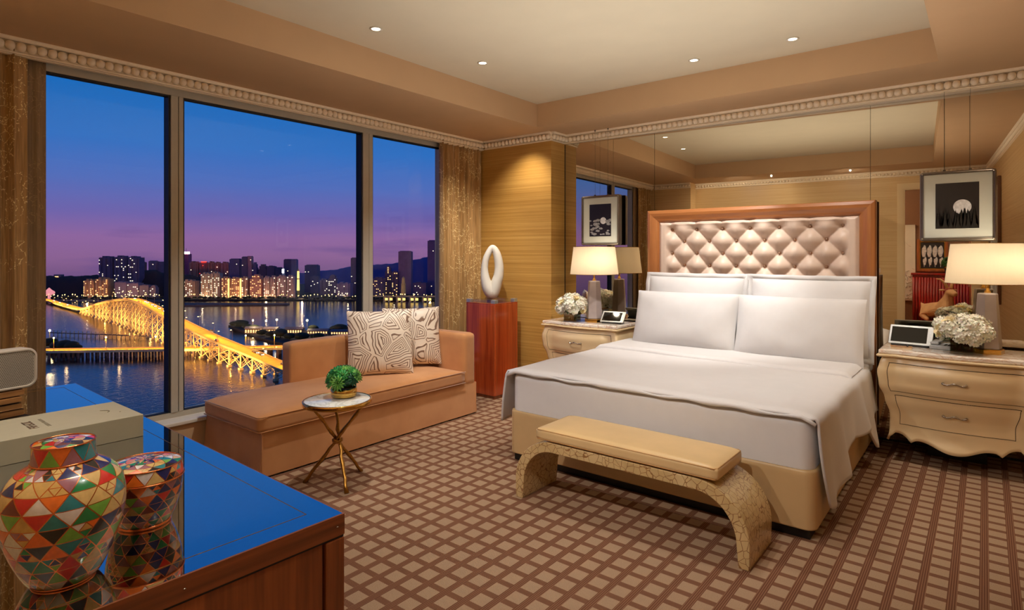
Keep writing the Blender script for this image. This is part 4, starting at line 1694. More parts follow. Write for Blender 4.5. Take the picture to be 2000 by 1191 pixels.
def bouquet(x, y, label, seed, R=0.145):
    r = thing('flower_arrangement', label, 'flowers', (x, y, ZN), group='white bouquets on the bedside chests')
    a = 0.062
    H = 0.118
    g = MB()
    t = 0.004
    g.box(-a, a, -a, a, 0.0, 0.010)
    g.box(-a, -a + t, -a, a, 0.010, H)
    g.box(a - t, a, -a, a, 0.010, H)
    g.box(-a + t, a - t, -a, -a + t, 0.010, H)
    g.box(-a + t, a - t, a - t, a, 0.010, H)
    g.build('vase', M['vase_glass'], r)
    MB().box(-a + t + .001, a - t - .001, -a + t + .001, a - t - .001, 0.011, 0.075).build('water', M['water_vase'], r)
    rnd = random.Random(seed)
    sm_ = MB()
    for k in range(11):
        x0, y0 = rnd.uniform(-.04, .04), rnd.uniform(-.04, .04)
        sm_.tube([(x0, y0, 0.014), (x0 * 0.3 + rnd.uniform(-.01, .01), y0 * 0.3, 0.07), (-x0 * 1.2, -y0 * 1.2, 0.14)], 0.0028, 5)
    sm_.build('stems', M['leaf'], r)
    # heads spread over a flattened dome
    heads = []
    for k in range(400):
        if len(heads) > 20:
            break
        a_, e = rnd.uniform(0, 2 * PI), math.asin(rnd.uniform(-0.30, 1))
        d = Vector((math.cos(a_) * math.cos(e), math.sin(a_) * math.cos(e), math.sin(e)))
        if all((d - p).length > 0.50 for p in heads):
            heads.append(d)
    for k, d in enumerate(heads):
        c = (d.x * R * 0.80, d.y * R * 0.80, 0.145 + d.z * R * 0.55)
        m = MB()
        kind = 'rose' if k % 3 == 1 else 'hydrangea'
        petal_flower(m, c, 0.050 if kind == 'rose' else 0.056, d + Vector((0, 0, 0.25)), 46, seed * 31 + k, kind)
        m.build('rose' if kind == 'rose' else 'hydrangea_head', M['petal_cream'] if kind == 'rose' and k % 2 else M['petal'], r)
    lf = MB()
    for k in range(12):
        a_ = rnd.uniform(0, 2 * PI)
        rr = rnd.uniform(0.05, 0.10)
        rosette(lf, (rr * math.cos(a_), rr * math.sin(a_), rnd.uniform(0.11, 0.15)), 4, 0.045, 1, (math.cos(a_), math.sin(a_), 0.2), 0.5)
    lf.build('leaves', M['leaf'], r, kind='stuff')
    return r


bouquet(-3.20, 4.965, 'white hydrangea and rose bouquet in a glass cube on the left chest', 3)
bouquet(-0.125, 5.00, 'white hydrangea and rose bouquet in a glass cube on the right chest', 11, 0.150)

# =================================================================== BEDSIDE DEVICES
def tablet(x, y, rz, label, w=0.25, d=0.15, tilt=48):
    r = thing('control_tablet', label, 'tablet', (x, y, ZN), rz, 'bedside control tablets')
    m = MB().bev(-w / 2, w / 2, -0.005, 0.005, 0, d, 0.004, 3)
    A = Matrix.Translation((0, -0.02, 0.012)) @ Matrix.Rotation(math.radians(-tilt), 4, 'X')
    m.xf(A)
    m.build('frame', M['silver'], r)
    s_ = MB().box(-w / 2 + 0.016, w / 2 - 0.034, -0.0062, -0.0048, 0.016, d - 0.016).xf(A)
    s_.build('screen', M['dark_glass'], r)
    b = MB()
    for k in range(3):
        b.box(w / 2 - 0.022, w / 2 - 0.012, -0.0064, -0.005, 0.03 + 0.03 * k, 0.045 + 0.03 * k)
    b.xf(A)
    b.build('button_strip', M['dial'], r)
    f = MB().bev(-w / 2 + 0.02, w / 2 - 0.02, -0.03, 0.06, 0.0, 0.012, 0.004, 2)
    f.add([(-w / 2 + 0.03, 0.055, 0.01), (w / 2 - 0.03, 0.055, 0.01), (w / 2 - 0.03, 0.075, d * 0.62), (-w / 2 + 0.03, 0.075, d * 0.62)], [(0, 1, 2, 3)])
    f.build('stand', M['black'], r)
    return r


tablet(-2.795, 5.04, 0.14, 'silver framed dark tablet leaning on the left chest beside the lamp', 0.235, 0.135, 45)
tablet(-0.425, 5.15, -0.12, 'silver framed dark tablet leaning on the right chest beside the bed', 0.270, 0.150, 30)
ph = thing('telephone', 'pale grey desk telephone half behind the right bouquet', 'telephone', (-0.225, 5.16, ZN), -0.1)
MB().bev(-0.075, 0.085, -0.09, 0.09, 0.0, 0.030, 0.008, 3).build('body', M['dial'], ph)
m_ = MB().bev(-0.070, -0.020, -0.085, 0.085, 0.032, 0.052, 0.008, 3)
m_.build('handset', M['dial'], ph)
m_ = MB()
for i in range(3):
    for j in range(4):
        m_.bev(0.005 + i * 0.022, 0.020 + i * 0.022, -0.07 + j * 0.02, -0.056 + j * 0.02, 0.0295, 0.034, 0.002, 1)
m_.build('keypad', M['black'], ph)
npd = thing('notepad', 'small cream notepad on the right chest near the bed', 'notepad', (-0.455, 4.975, ZN), 0.1)
MB().bev(-0.070, 0.055, -0.028, 0.028, 0.0, 0.014, 0.001, 1).build('pages', M['paper'], npd)
MB().bev(-0.072, 0.057, -0.030, 0.030, 0.0142, 0.017, 0.001, 1).build('cover', M['light_wood'], npd)
pn = MB()
pn.tube([(0.030, -0.03, 0.0215), (0.022, 0.045, 0.0215)], 0.0042, 8)
pn.tube([(0.022, 0.045, 0.0215), (0.0212, 0.052, 0.0215)], 0.002, 6)
p_ = pn.build('pen', M['black'])
p_.location = (-0.455, 4.975, ZN)
p_.rotation_euler = (0, 0, 0.1)
tag(p_, 'thin black pen lying across the cream notepad', 'pen')

# =================================================================== HANGING PHOTOGRAPHS
def hanging_picture(x0, x1, z0, z1, y, label, kind):
    cx, cz = (x0 + x1) / 2, (z0 + z1) / 2
    w, h = x1 - x0, z1 - z0
    r = thing('hanging_picture', label, 'picture', (cx, y, cz), group='moon photographs hung before the mirror')
    D = 0.055
    # frame: rounded hollow rectangle
    def rr(w, h, rad, n=6):
        p = []
        for sx, sz, a0 in ((1, 1, 0), (-1, 1, 90), (-1, -1, 180), (1, -1, 270)):
            for k in range(n + 1):
                a = math.radians(a0 + 90 * k / n)
                p.append((sx * (w / 2 - rad) + rad * math.cos(a), sz * (h / 2 - rad) + rad * math.sin(a)))
        return p
    lev = [(0.0, 0, 0.018), (-D * 0.2, 0, 0.018), (-D * 0.75, 0, 0.018), (-D, -0.004, 0.016), (-D - 0.003, -0.010, 0.012), (-D + 0.001, -0.015, 0.010), (-D - 0.002, -0.020, 0.006), (-D + 0.008, -0.024, 0.004)]
    m = MB()
    rings = []
    for yy, o, rad in lev:
        rings.append([(px_, yy, pz_) for px_, pz_ in rr(w + 2 * o, h + 2 * o, rad)])
    n = len(rings[0])
    vs = [p for rg in rings for p in rg]
    fs = []
    for k in range(len(rings) - 1):
        for i in range(n):
            j = (i + 1) % n
            fs.append((k * n + i, k * n + j, (k + 1) * n + j, (k + 1) * n + i))
    m.add(vs, fs, 0, False)
    m.build('frame', M['picture_frame'], r)
    MB().box(-w / 2 + 0.004, w / 2 - 0.004, -0.004, -0.0005, -h / 2 + 0.004, h / 2 - 0.004).build('back', M['black'], r)
    MB().box(-w / 2 + 0.006, w / 2 - 0.006, -D + 0.010, -D + 0.013, -h / 2 + 0.006, h / 2 - 0.006).build('mat_board', M['mat_board'], r)
    pw, phh = 0.125, 0.163
    yf = -D + 0.0095
    pr_ = MB().box(-pw, pw, yf - 0.001, yf, -phh, phh).build('photograph', M['print_black'], r)
    moon = MB()
    mc = (0.035, -0.005) if kind == 'clouds' else (0.030, -0.01)
    mr = 0.034 if kind == 'clouds' else 0.052
    moon.prism([(mc[0] + mr * math.cos(2 * PI * k / 40), mc[1] + mr * math.sin(2 * PI * k / 40)) for k in range(40)], 'y', yf - 0.0014, yf - 0.001)
    moon.build('moon', M['print_white'], pr_)
    rnd = random.Random(5)
    if kind == 'clouds':
        c = MB()
        for (cx0, cz0, n_, sp) in ((-0.07, -0.02, 9, 0.05), (0.085, -0.01, 7, 0.036), (0.0, -0.11, 14, 0.10), (-0.05, -0.06, 8, 0.06)):
            for k in range(n_):
                a = (cx0 + rnd.uniform(-sp, sp), cz0 + rnd.uniform(-0.035, 0.03))
                rad = rnd.uniform(0.010, 0.022)
                pl = []
                for q in range(14):
                    t = 2 * PI * q / 14
                    x_ = max(-pw + 0.001, min(pw - 0.001, a[0] + rad * 1.4 * math.cos(t) * rnd.uniform(.8, 1.1)))
                    z_ = max(-phh + 0.001, min(phh - 0.001, a[1] + rad * 0.6 * math.sin(t) * rnd.uniform(.7, 1.2)))
                    pl.append((x_, z_))
                c.prism(pl, 'y', yf - 0.0018 - k * 0.00002, yf - 0.0015)
        c.build('printed_clouds', M['print_grey'], pr_)
    else:
        c = MB()
        for k in range(34):
            bx_ = rnd.uniform(-pw + 0.012, pw - 0.012)
            hgt = rnd.uniform(0.06, 0.13) + 0.06 * (abs(bx_) / pw) ** 1.5
            if abs(bx_ - 0.03) < 0.04:
                hgt = rnd.uniform(0.11, 0.15)
            wd = 0.012 + hgt * 0.06
            pl = [(bx_ - 0.0, -phh + hgt)]
            L_, R_ = [], []
            for q in range(1, 6):
                zz = -phh + hgt * (1 - q / 5.0)
                ww = wd * q / 5
                R_ += [(min(pw - .001, bx_ + ww), zz + 0.004), (min(pw - .001, bx_ + ww * 0.6), zz + 0.003)]
                L_ += [(max(-pw + .001, bx_ - ww), zz + 0.004), (max(-pw + .001, bx_ - ww * 0.6), zz + 0.003)]
            pl = pl + R_ + list(reversed(L_))
            vs = [(p[0], yf - 0.0019 - k * 1e-5, p[1]) for p in pl]
            c.add(vs, [(0, i, i + 1) for i in range(1, len(vs) - 1)])
        c.build('printed_trees', M['black'], pr_)
    ca = MB()
    for sx in (-0.075, 0.075):
        ca.tube([(sx, -0.02, h / 2 - 0.004), (sx, -0.02, ZC + 0.09 - cz)], 0.0011, 5)
        ca.bev(sx - 0.008, sx + 0.008, -0.028, -0.012, h / 2 - 0.002, h / 2 + 0.012, 0.002, 1)
        ca.lathe([(0.007, 0), (0.007, 0.02)], (sx, -0.02, ZC + 0.085 - cz), 8)
    ca.build('cable', M['cable'], r)
    # round corner bosses
    for sx in (-1, 1):
        for sz in (-1, 1):
            MB().ico((sx * (w / 2 - 0.016), -D, sz * (h / 2 - 0.016)), 0.009, 1).build('corner_boss', M['chrome'], r)
    return r


hanging_picture(-3.268, -2.828, 1.540, 2.045, 5.295, 'silver framed photograph of a small moon among clouds, hung above the left lamp', 'clouds')
hanging_picture(-0.378, 0.062, 1.545, 2.048, 5.335, 'silver framed photograph of a big moon behind fir trees, hung above the right lamp', 'trees')

# =================================================================== DESK
DA = math.radians(-1.55)
dk = thing('desk', 'dark walnut desk with black mirror glass top in the near left corner', 'desk', (-1.335, 0.957, 0), DA)
# local: x from 0 (right end) to -2.47 (left), y from 0 (far edge) to -0.80
DL_, DD = 2.47, 0.80
T = 0.76
m_ = MB()
FRM = 0.010
m_.box(-DL_, 0, -FRM, 0, T - 0.055, T - 0.001)
m_.box(-DL_, 0, -DD, -DD + FRM, T - 0.055, T - 0.001)
m_.box(-FRM, 0, -DD + FRM, -FRM, T - 0.055, T - 0.001)
m_.box(-DL_, -DL_ + FRM, -DD + FRM, -FRM, T - 0.055, T - 0.001)
m_.box(-DL_ + FRM, -FRM, -DD + FRM, -FRM, T - 0.055, T - 0.012)
m_.build('top_rail', M['desk_wood_h'], dk)
ins = 0.070
MB().box(-DL_ + 0.004, -0.004, -DD + 0.004, -0.004, T - 0.010, T).build('glass_top', M['desk_glass'], dk)
m_ = MB()
w_ = 0.0016
m_.box(-DL_ + ins, -ins, -ins - w_, -ins, T, T + 0.0006)
m_.box(-DL_ + ins, -ins, -DD + ins, -DD + ins + w_, T, T + 0.0006)
m_.box(-ins - w_, -ins, -DD + ins + w_, -ins - w_, T, T + 0.0006)
m_.box(-DL_ + ins, -DL_ + ins + w_, -DD + ins + w_, -ins - w_, T, T + 0.0006)
m_.build('inlay_line', M['brass'], dk)
m_ = MB()
for sx in (-0.016, -DL_ + 0.016):
    for sy in (-0.022, -DD + 0.022, -DD / 2):
        m_.lathe([(0.0, 0.0), (0.0035, 0.0), (0.0035, 0.0015), (0, 0.002)], (-0.0005 if sx > -1 else sx, sy, T - 0.03), 8, cap=False)
m_.build('stud', M['chrome'], dk)
m_ = MB()
for sx in (0, -DL_):
    for sy in (0, -DD):
        x0 = sx - 0.055 if sx == 0 else sx
        y0 = sy - 0.055 if sy == 0 else sy
        m_ = MB().bev(x0, x0 + 0.055, y0, y0 + 0.055, 0.0, T - 0.062, 0.003, 2)
        m_.build('leg', M['desk_wood'], dk)
m_ = MB()
for x0 in (-0.022, -DL_ + 0.006):
    MB().bev(x0, x0 + 0.014, -DD + 0.060, -0.060, 0.06, T - 0.062, 0.002, 1).build('side_panel', M['desk_wood'], dk)
MB().bev(-DL_ + 0.06, -0.06, -DD + 0.01, -DD + 0.024, 0.06, T - 0.062, 0.002, 1).build('back_panel', M['desk_wood'], dk)
MB().bev(-DL_ + 0.06, -0.06, -0.030, -0.016, T - 0.22, T - 0.062, 0.002, 1).build('front_apron', M['desk_wood'], dk)
MB().box(-DL_ + 0.002, -0.002, -DD + 0.002, -0.002, T - 0.0605, T - 0.0555).build('shadow_line', M['black'], dk)

# =================================================================== MOSAIC JARS (enamelled triangles with copper wires)
ENAMEL = [('enamel_orange', (226, 110, 34)), ('enamel_red', (196, 34, 26)), ('enamel_green', (36, 122, 66)), ('enamel_teal', (34, 118, 124)),
          ('enamel_navy', (26, 34, 86)), ('enamel_tan', (196, 154, 84)), ('enamel_white', (214, 204, 196)), ('enamel_brown', (110, 40, 26)),
          ('enamel_black', (26, 22, 20)), ('enamel_lime', (112, 164, 62)), ('enamel_sand', (206, 170, 104)), ('enamel_mauve', (150, 96, 104))]
EN = []
for nm, c in ENAMEL:
    EN.append(plain(nm, rgb(*c), 0.24, var=0.10, scale=80, coat=0.35))
MOS = [M['copper']] + EN


def prof_fn(prof):
    """arc-length parameter over a profile -> (r, z)"""
    # Catmull-Rom resample
    P = [prof[0]] + list(prof) + [prof[-1]]
    pts = []
    for i in range(1, len(P) - 2):
        for k in range(12):
            f = k / 12
            a, b, c_, d = P[i - 1], P[i], P[i + 1], P[i + 2]
            pts.append(tuple(0.5 * ((2 * b[j]) + (-a[j] + c_[j]) * f + (2 * a[j] - 5 * b[j] + 4 * c_[j] - d[j]) * f * f + (-a[j] + 3 * b[j] - 3 * c_[j] + d[j]) * f ** 3) for j in (0, 1)))
    pts.append(prof[-1])
    L = [0]
    for p, q in zip(pts, pts[1:]):
        L.append(L[-1] + math.hypot(q[0] - p[0], q[1] - p[1]))

    def fn(t):
        s = t * L[-1]
        for i in range(len(L) - 1):
            if s <= L[i + 1] + 1e-12:
                f = (s - L[i]) / max(1e-9, L[i + 1] - L[i])
                return (pts[i][0] + (pts[i + 1][0] - pts[i][0]) * f, pts[i][1] + (pts[i + 1][1] - pts[i][1]) * f)
        return pts[-1]
    return fn, L[-1]


def mosaic(m, surf, rows, cols, rnd, band=None, wire=0.05, twist=0.0):
    """cover surf(a, t) with triangles; a in turns, t 0..1. Some triangles are split in four, some pairs share one colour."""
    def tri(p, q, r, depth, col=None):
        if depth == 0 and rnd.random() < 0.20:
            pq, qr, rp = ((p[0] + q[0]) / 2, (p[1] + q[1]) / 2), ((q[0] + r[0]) / 2, (q[1] + r[1]) / 2), ((r[0] + p[0]) / 2, (r[1] + p[1]) / 2)
            if rnd.random() < 0.4:
                cc = rnd.choice([1, 6, 11, 6])
            else:
                cc = None
            for t_ in ((p, pq, rp), (pq, q, qr), (rp, qr, r), (pq, qr, rp)):
                tri(*t_, 1, cc)
            return
        mi = col if col else rnd.randint(1, len(EN))
        cx, cy = (p[0] + q[0] + r[0]) / 3, (p[1] + q[1] + r[1]) / 3
        w = wire * (1.0 if depth == 0 else 1.9)
        inn = [(a[0] + (cx - a[0]) * w * 1.5, a[1] + (cy - a[1]) * w * 1.5) for a in (p, q, r)]
        out = [p, q, r]
        K = 4 if depth == 0 else 2
        # wire border
        for i in range(3):
            j = (i + 1) % 3
            vs = []
            for k in range(K + 1):
                f = k / K
                o_ = (out[i][0] + (out[j][0] - out[i][0]) * f, out[i][1] + (out[j][1] - out[i][1]) * f)
                n_ = (inn[i][0] + (inn[j][0] - inn[i][0]) * f, inn[i][1] + (inn[j][1] - inn[i][1]) * f)
                vs += [surf(*o_), surf(*n_)]
            m.add(vs, [(2 * k, 2 * k + 2, 2 * k + 3, 2 * k + 1) for k in range(K)], 0, True)
        # enamel field
        idx, vs, fs = {}, [], []
        for i in range(K + 1):
            for j in range(K + 1 - i):
                a, b = i / K, j / K
                c_ = 1 - a - b
                pt2 = (inn[0][0] * c_ + inn[1][0] * a + inn[2][0] * b, inn[0][1] * c_ + inn[1][1] * a + inn[2][1] * b)
                idx[i, j] = len(vs)
                vs.append(surf(*pt2))
        for i in range(K):
            for j in range(K - i):
                fs.append((idx[i, j], idx[i + 1, j], idx[i, j + 1]))
                if i + j < K - 1:
                    fs.append((idx[i + 1, j], idx[i + 1, j + 1], idx[i, j + 1]))
        m.add(vs, fs, mi, True)
    for R_ in range(rows):
        t0, t1 = R_ / rows, (R_ + 1) / rows
        off = 0.5 * (R_ % 2)
        for C in range(cols):
            a0, a1 = (C + off) / cols, (C + 1 + off) / cols
            am = (a0 + a1) / 2
            tri((a0, t0), (a1, t0), (am, t1), 0)
            tri((am, t1), (a1, t0), (a1 + (a1 - a0) / 2, t1), 0)


def jar(x, y, name, label, cat, prof, lid_prof, rows, cols, lid_rows, lid_cols, rings, seed, lid_top):
    r = thing(name, label, cat, (x, y, T), 0.35 * seed)
    fn, L = prof_fn(prof)
    rnd = random.Random(seed)

    def surf(a, t):
        rr, z = fn(max(0, min(1, t)))
        return (rr * math.cos(2 * PI * a), rr * math.sin(2 * PI * a), z)
    m = MB()
    mosaic(m, surf, rows, cols, rnd)
    m.lathe([(0.0, prof[0][1]), (prof[0][0], prof[0][1])], seg=cols * 8, cap=False)
    m.build('body', MOS, r)
    lf, LL = prof_fn(lid_prof)

    def ls(a, t):
        rr, z = lf(max(0, min(1, t)))
        return (rr * math.cos(2 * PI * a), rr * math.sin(2 * PI * a), z)
    m = MB()
    mosaic(m, ls, 1, lid_cols, rnd)
    # flat enamelled top: an inner triangular patchwork
    R0, Z0 = lid_prof[-1]

    def top(a, t):
        rr = R0 * (1 - t) + 0.0005
        return (rr * math.cos(2 * PI * a), rr * math.sin(2 * PI * a), Z0 + lid_top * (1 - (1 - t) ** 2))
    mosaic(m, top, lid_rows, lid_cols, rnd)
    lo = m.build('lid', MOS, r)
    for rr, z, th in rings:
        g = MB().tube([(rr * math.cos(2 * PI * k / 64), rr * math.sin(2 * PI * k / 64), z) for k in range(65)], th, 8)
        g.build('copper_ring', M['copper'], r)
    return r


jar(-1.535, 0.392, 'ginger_jar', 'tall round lidded jar of coloured enamel triangles, at the near left of the desk', 'jar',
    [(0.052, 0.002), (0.066, 0.012), (0.087, 0.055), (0.105, 0.110), (0.112, 0.158), (0.107, 0.200), (0.089, 0.230), (0.061, 0.249), (0.056, 0.252)],
    [(0.0575, 0.254), (0.0565, 0.264), (0.0555, 0.290)], 9, 13, 3, 9,
    [(0.054, 0.003, 0.003), (0.0575, 0.2525, 0.0022), (0.0555, 0.291, 0.0016)], 3, 0.006)
jar(-1.690, 0.603, 'enamel_box', 'smaller wide lidded bowl of coloured enamel triangles behind the tall jar', 'jar',
    [(0.056, 0.006), (0.062, 0.014), (0.074, 0.045), (0.083, 0.080), (0.087, 0.118)],
    [(0.088, 0.122), (0.0865, 0.134), (0.083, 0.152)], 5, 14, 4, 12,
    [(0.056, 0.004, 0.004), (0.0885, 0.1195, 0.0022), (0.0830, 0.153, 0.0018)], 5, 0.012)

# =================================================================== WHITE BOX WITH PRINTING
wbx = thing('gift_box', 'long off-white cardboard box with small brown print on the desk', 'box', (-2.655, 0.56, T))
MB().box(-0.155, 0.155, -0.36, 0.325, 0.0, 0.060).build('tray', M['box_side'], wbx)
MB().bev(-0.1565, 0.1565, -0.3615, 0.3265, 0.0, 0.082, 0.0012, 1).build('lid', M['box_white'], wbx)


def glyphs(n, x0, step, y, h, seed, mat, name):
    """a short line of block characters, too small in the photograph to read"""
    rnd = random.Random(seed)
    m = MB()
    w = step * 0.36
    t = h * 0.10
    for k in range(n):
        cx = x0 + step * k
        for q in rnd.sample(range(3), 2):
            yy = y + (q - 1) * h * 0.42
            m.box(cx - w, cx + w, yy - t, yy + t, 0.0820, 0.0824)
        for q in rnd.sample(range(3), 2):
            xx = cx + (q - 1) * w * 0.85
            m.box(xx - t, xx + t, y - h / 2, y + h / 2, 0.0820, 0.0824)
    return m.build(name, mat, wbx)


glyphs(5, -0.052, 0.026, 0.018, 0.026, 3, M['ink_brown'], 'large_print')
glyphs(11, -0.062, 0.0125, 0.060, 0.010, 8, M['ink_grey'], 'small_print')
sw = MB()
pts = [(0.020 - 0.05 * k / 10, 0.250 + 0.012 * math.sin(k / 10 * PI * 1.3), 0.0826) for k in range(11)]
sw.tube(pts, [0.0008 + 0.0012 * math.sin(k / 10 * PI) for k in range(11)], 6)
sw.lathe([(0.0, 0.0), (0.003, 0.0), (0.003, 0.0006), (0, 0.0006)], (0.045, 0.285, 0.0821), 10, cap=False)
sw.build('emblem', M['ink_grey'], wbx)

# =================================================================== SPEAKER ON A STAND
spk = thing('speaker', 'white rounded speaker with perforated front on the far left of the desk', 'speaker', (-3.475, 0.60, T), math.radians(12.0) - PI / 2 + PI / 2)
m_ = MB()
def rrp(w, h, rad, n=8):
    p = []
    for sx, sz, a0 in ((1, 1, 0), (-1, 1, 90), (-1, -1, 180), (1, -1, 270)):
        for k in range(n + 1):
            a = math.radians(a0 + 90 * k / n)
            p.append((sx * (w / 2 - rad) + rad * math.cos(a), sz * (h / 2 - rad) + rad * math.sin(a)))
    return p


# speaker front faces +X ; outline in YZ
sw_, sh_ = 0.40, 0.186
zc = 0.158
lev = [(-0.070, -0.010), (-0.062, 0), (-0.004, 0), (0.002, -0.004), (0.003, -0.010), (-0.001, -0.013)]
rings = []
for x_, o_ in lev:
    rings.append([(x_, a, b + zc) for a, b in rrp(sw_ + 2 * o_, sh_ + 2 * o_, 0.045 + o_)])
n = len(rings[0])
fs = [(k * n + i, k * n + (i + 1) % n, (k + 1) * n + (i + 1) % n, (k + 1) * n + i) for k in range(len(rings) - 1) for i in range(n)]
fs.append(tuple(reversed(range(n))))
m_.add([p for rg in rings for p in rg], fs, 0, False)
m_.build('cabinet', M['white_paint'], spk)
m_ = MB().prism([(a, b + zc) for a, b in rrp(sw_ - 0.026, sh_ - 0.026, 0.034)], 'x', -0.004, -0.001)
gr = m_.build('grille', M['grille'], spk)
m_ = MB()
nn = 0
for i in range(54):
    for j in range(24):
        yy = -0.19 + i * 0.0072 + (0.0036 if j % 2 else 0)
        zz = -0.083 + j * 0.0072
        ok = max(abs(yy) - (sw_ / 2 - 0.05), 0) ** 2 + max(abs(zz) - (sh_ / 2 - 0.05), 0) ** 2 < 0.033 ** 2
        if ok:
            vs = [(-0.0006, yy + 0.0022 * math.cos(a), zc + zz + 0.0022 * math.sin(a)) for a in [PI / 3 * k for k in range(6)]]
            m_.add(vs, [tuple(range(6))])
m_.build('grille_holes', M['grille_hole'], gr, kind='stuff', fix=False)
for k, (z0, z1, wd) in enumerate(((0.002, 0.028, 0.28), (0.032, 0.060, 0.30))):
    MB().bev(-0.075, -0.006, -wd / 2, wd / 2, z0, z1, 0.004, 2).build('wooden_foot', M['light_wood'], spk)

# =================================================================== THINGS SEEN ONLY IN THE MIRROR
sw_ = thing('light_switch', 'small white light switch left of the doorway in the mirror', 'switch', (-0.93, YO, 1.20))
MB().bev(-0.035, 0.035, 0, 0.008, -0.035, 0.035, 0.003, 2).build('plate', M['white_paint'], sw_)
MB().bev(-0.014, 0.014, 0.008, 0.012, -0.022, 0.022, 0.002, 1).build('rocker', M['white_paint'], sw_)

rp = thing('relief_panel', 'tall white carved relief panel on the brown hall wall in the mirror', 'relief', (-0.59, -1.595, 1.30))
MB().bev(-0.13, 0.13, 0, 0.025, -0.66, 0.66, 0.004, 2).build('board', M['stone_white'], rp)
m_ = MB()
rnd = random.Random(9)
for k in range(70):
    x, z = rnd.uniform(-0.11, 0.11), rnd.uniform(-0.63, -0.12)
    a = rnd.uniform(0, 6)
    m_.tube([(x + 0.03 * math.cos(a + q * 0.6) * q / 3, 0.027, z + 0.035 * math.sin(a + q * 0.6) * q / 3) for q in range(4)], 0.006, 5)
m_.tube([(-0.09 + 0.03 * q, 0.027, 0.33 + 0.05 * math.sin(q * 0.9)) for q in range(6)], 0.006, 5)
m_.tube([(-0.02 - 0.06 * math.sin(q * 0.6), 0.027, 0.12 - 0.06 * q) for q in range(7)], 0.006, 5)
m_.build('carving', M['stone_white'], rp)

cb = thing('reeded_cabinet', 'red reeded cabinet in the hall seen in the right mirror', 'cabinet', (-0.10, -1.40, 0))
MB().bev(-0.40, 0.40, -0.19, 0.17, 0.0, 1.10, 0.006, 2).build('carcass', M['red_wood'], cb)
MB().bev(-0.42, 0.42, -0.195, 0.20, 1.10, 1.13, 0.004, 2).build('top', M['red_wood'], cb)
for k in range(20):
    x = -0.38 + k * 0.04
    MB().lathe([(0.017, 0.04), (0.017, 1.06)], (x, 0.172, 0), 10).build('reed', M['red_wood'], cb)

hp = thing('framed_print', 'small framed print of pale tree shapes above the red cabinet', 'picture', (-0.22, -1.598, 1.43))
m_ = MB()
for x0, x1, z0, z1 in ((-0.22, 0.22, 0.24, 0.28), (-0.22, 0.22, -0.28, -0.24), (-0.22, -0.18, -0.24, 0.24), (0.18, 0.22, -0.24, 0.24)):
    m_.bev(x0, x1, 0, 0.03, z0, z1, 0.003, 1)
m_.build('frame', M['desk_wood'], hp)
m_ = MB()
for x0, x1, z0, z1 in ((-0.18, 0.18, 0.225, 0.24), (-0.18, 0.18, -0.24, -0.225), (-0.18, -0.165, -0.225, 0.225), (0.165, 0.18, -0.225, 0.225)):
    m_.box(x0, x1, 0.004, 0.024, z0, z1)
m_.build('fillet', M['brass_shiny'], hp)
MB().box(-0.18, 0.18, 0, 0.008, -0.24, 0.24).build('print', M['print_black'], hp)
m_ = MB()
for k in range(4):
    x = -0.115 + 0.077 * k
    m_.ico((x, 0.009, 0.07), 0.045, 2, s=(0.8, 0.05, 2.2), jitter=0.5)
    m_.ico((x + 0.01, 0.009, -0.10), 0.03, 2, s=(0.9, 0.05, 2.2), jitter=0.6)
    m_.box(x - 0.004, x + 0.004, 0.008, 0.011, -0.20, -0.1)
m_.build('printed_trees', M['print_white'], hp)

# green plant on the cabinet
gp = thing('cabinet_plant', 'dark green leafy plant on top of the red cabinet', 'plant', (0.0, -1.36, 1.132))
MB().lathe([(0.0, 0), (0.05, 0), (0.06, 0.08), (0.055, 0.085), (0.0, 0.08)], seg=20, cap=False).build('pot', M['black'], gp)
m_ = MB()
rnd = random.Random(2)
for k in range(22):
    a, e = rnd.uniform(0, 2 * PI), rnd.uniform(-0.2, 1.4)
    d = Vector((math.cos(a) * math.cos(e), math.sin(a) * math.cos(e), math.sin(e)))
    rosette(m_, (d.x * 0.08, d.y * 0.08, 0.15 + d.z * 0.10), 7, 0.06, 2, d, 0.6)
m_.build('foliage', M['leaf'], gp)

# clay goat on a low stand, one continuous body grown with the skin modifier
gst = thing('goat_stand', 'low carved reddish stand under the clay goat in the hall', 'stand', (-0.20, -0.95, 0))
MB().bev(-0.36, 0.36, -0.13, 0.13, 0.30, 0.345, 0.01, 2).build('top', M['red_wood'], gst)
for sx in (-0.32, 0.32):
    for sy in (-0.10, 0.10):
        MB().lathe([(0.018, 0), (0.028, 0.05), (0.016, 0.12), (0.03, 0.24), (0.025, 0.30)], (sx, sy, 0), 12).build('leg', M['red_wood'], gst)
J = {'chest': (0.16, 0, 0.20, .085), 'mid': (0.0, 0, 0.17, .095), 'rump': (-0.18, 0, 0.15, .095), 'tail0': (-0.27, 0, 0.20, .02), 'tail1': (-0.30, 0, 0.25, .012),
     'neck': (0.21, 0, 0.32, .058), 'head': (0.225, 0, 0.42, .058), 'muzzle': (0.31, 0, 0.39, .040), 'nose': (0.345, 0, 0.375, .028),
     'kneeL': (0.24, 0.07, 0.08, .030), 'kneeR': (0.24, -0.07, 0.08, .030), 'hoofL': (0.13, 0.08, 0.025, .020), 'hoofR': (0.13, -0.08, 0.025, .020),
     'thL': (-0.14, 0.09, 0.08, .050), 'thR': (-0.14, -0.09, 0.08, .050), 'hfL': (-0.02, 0.10, 0.028, .022), 'hfR': (-0.02, -0.10, 0.028, .022)}
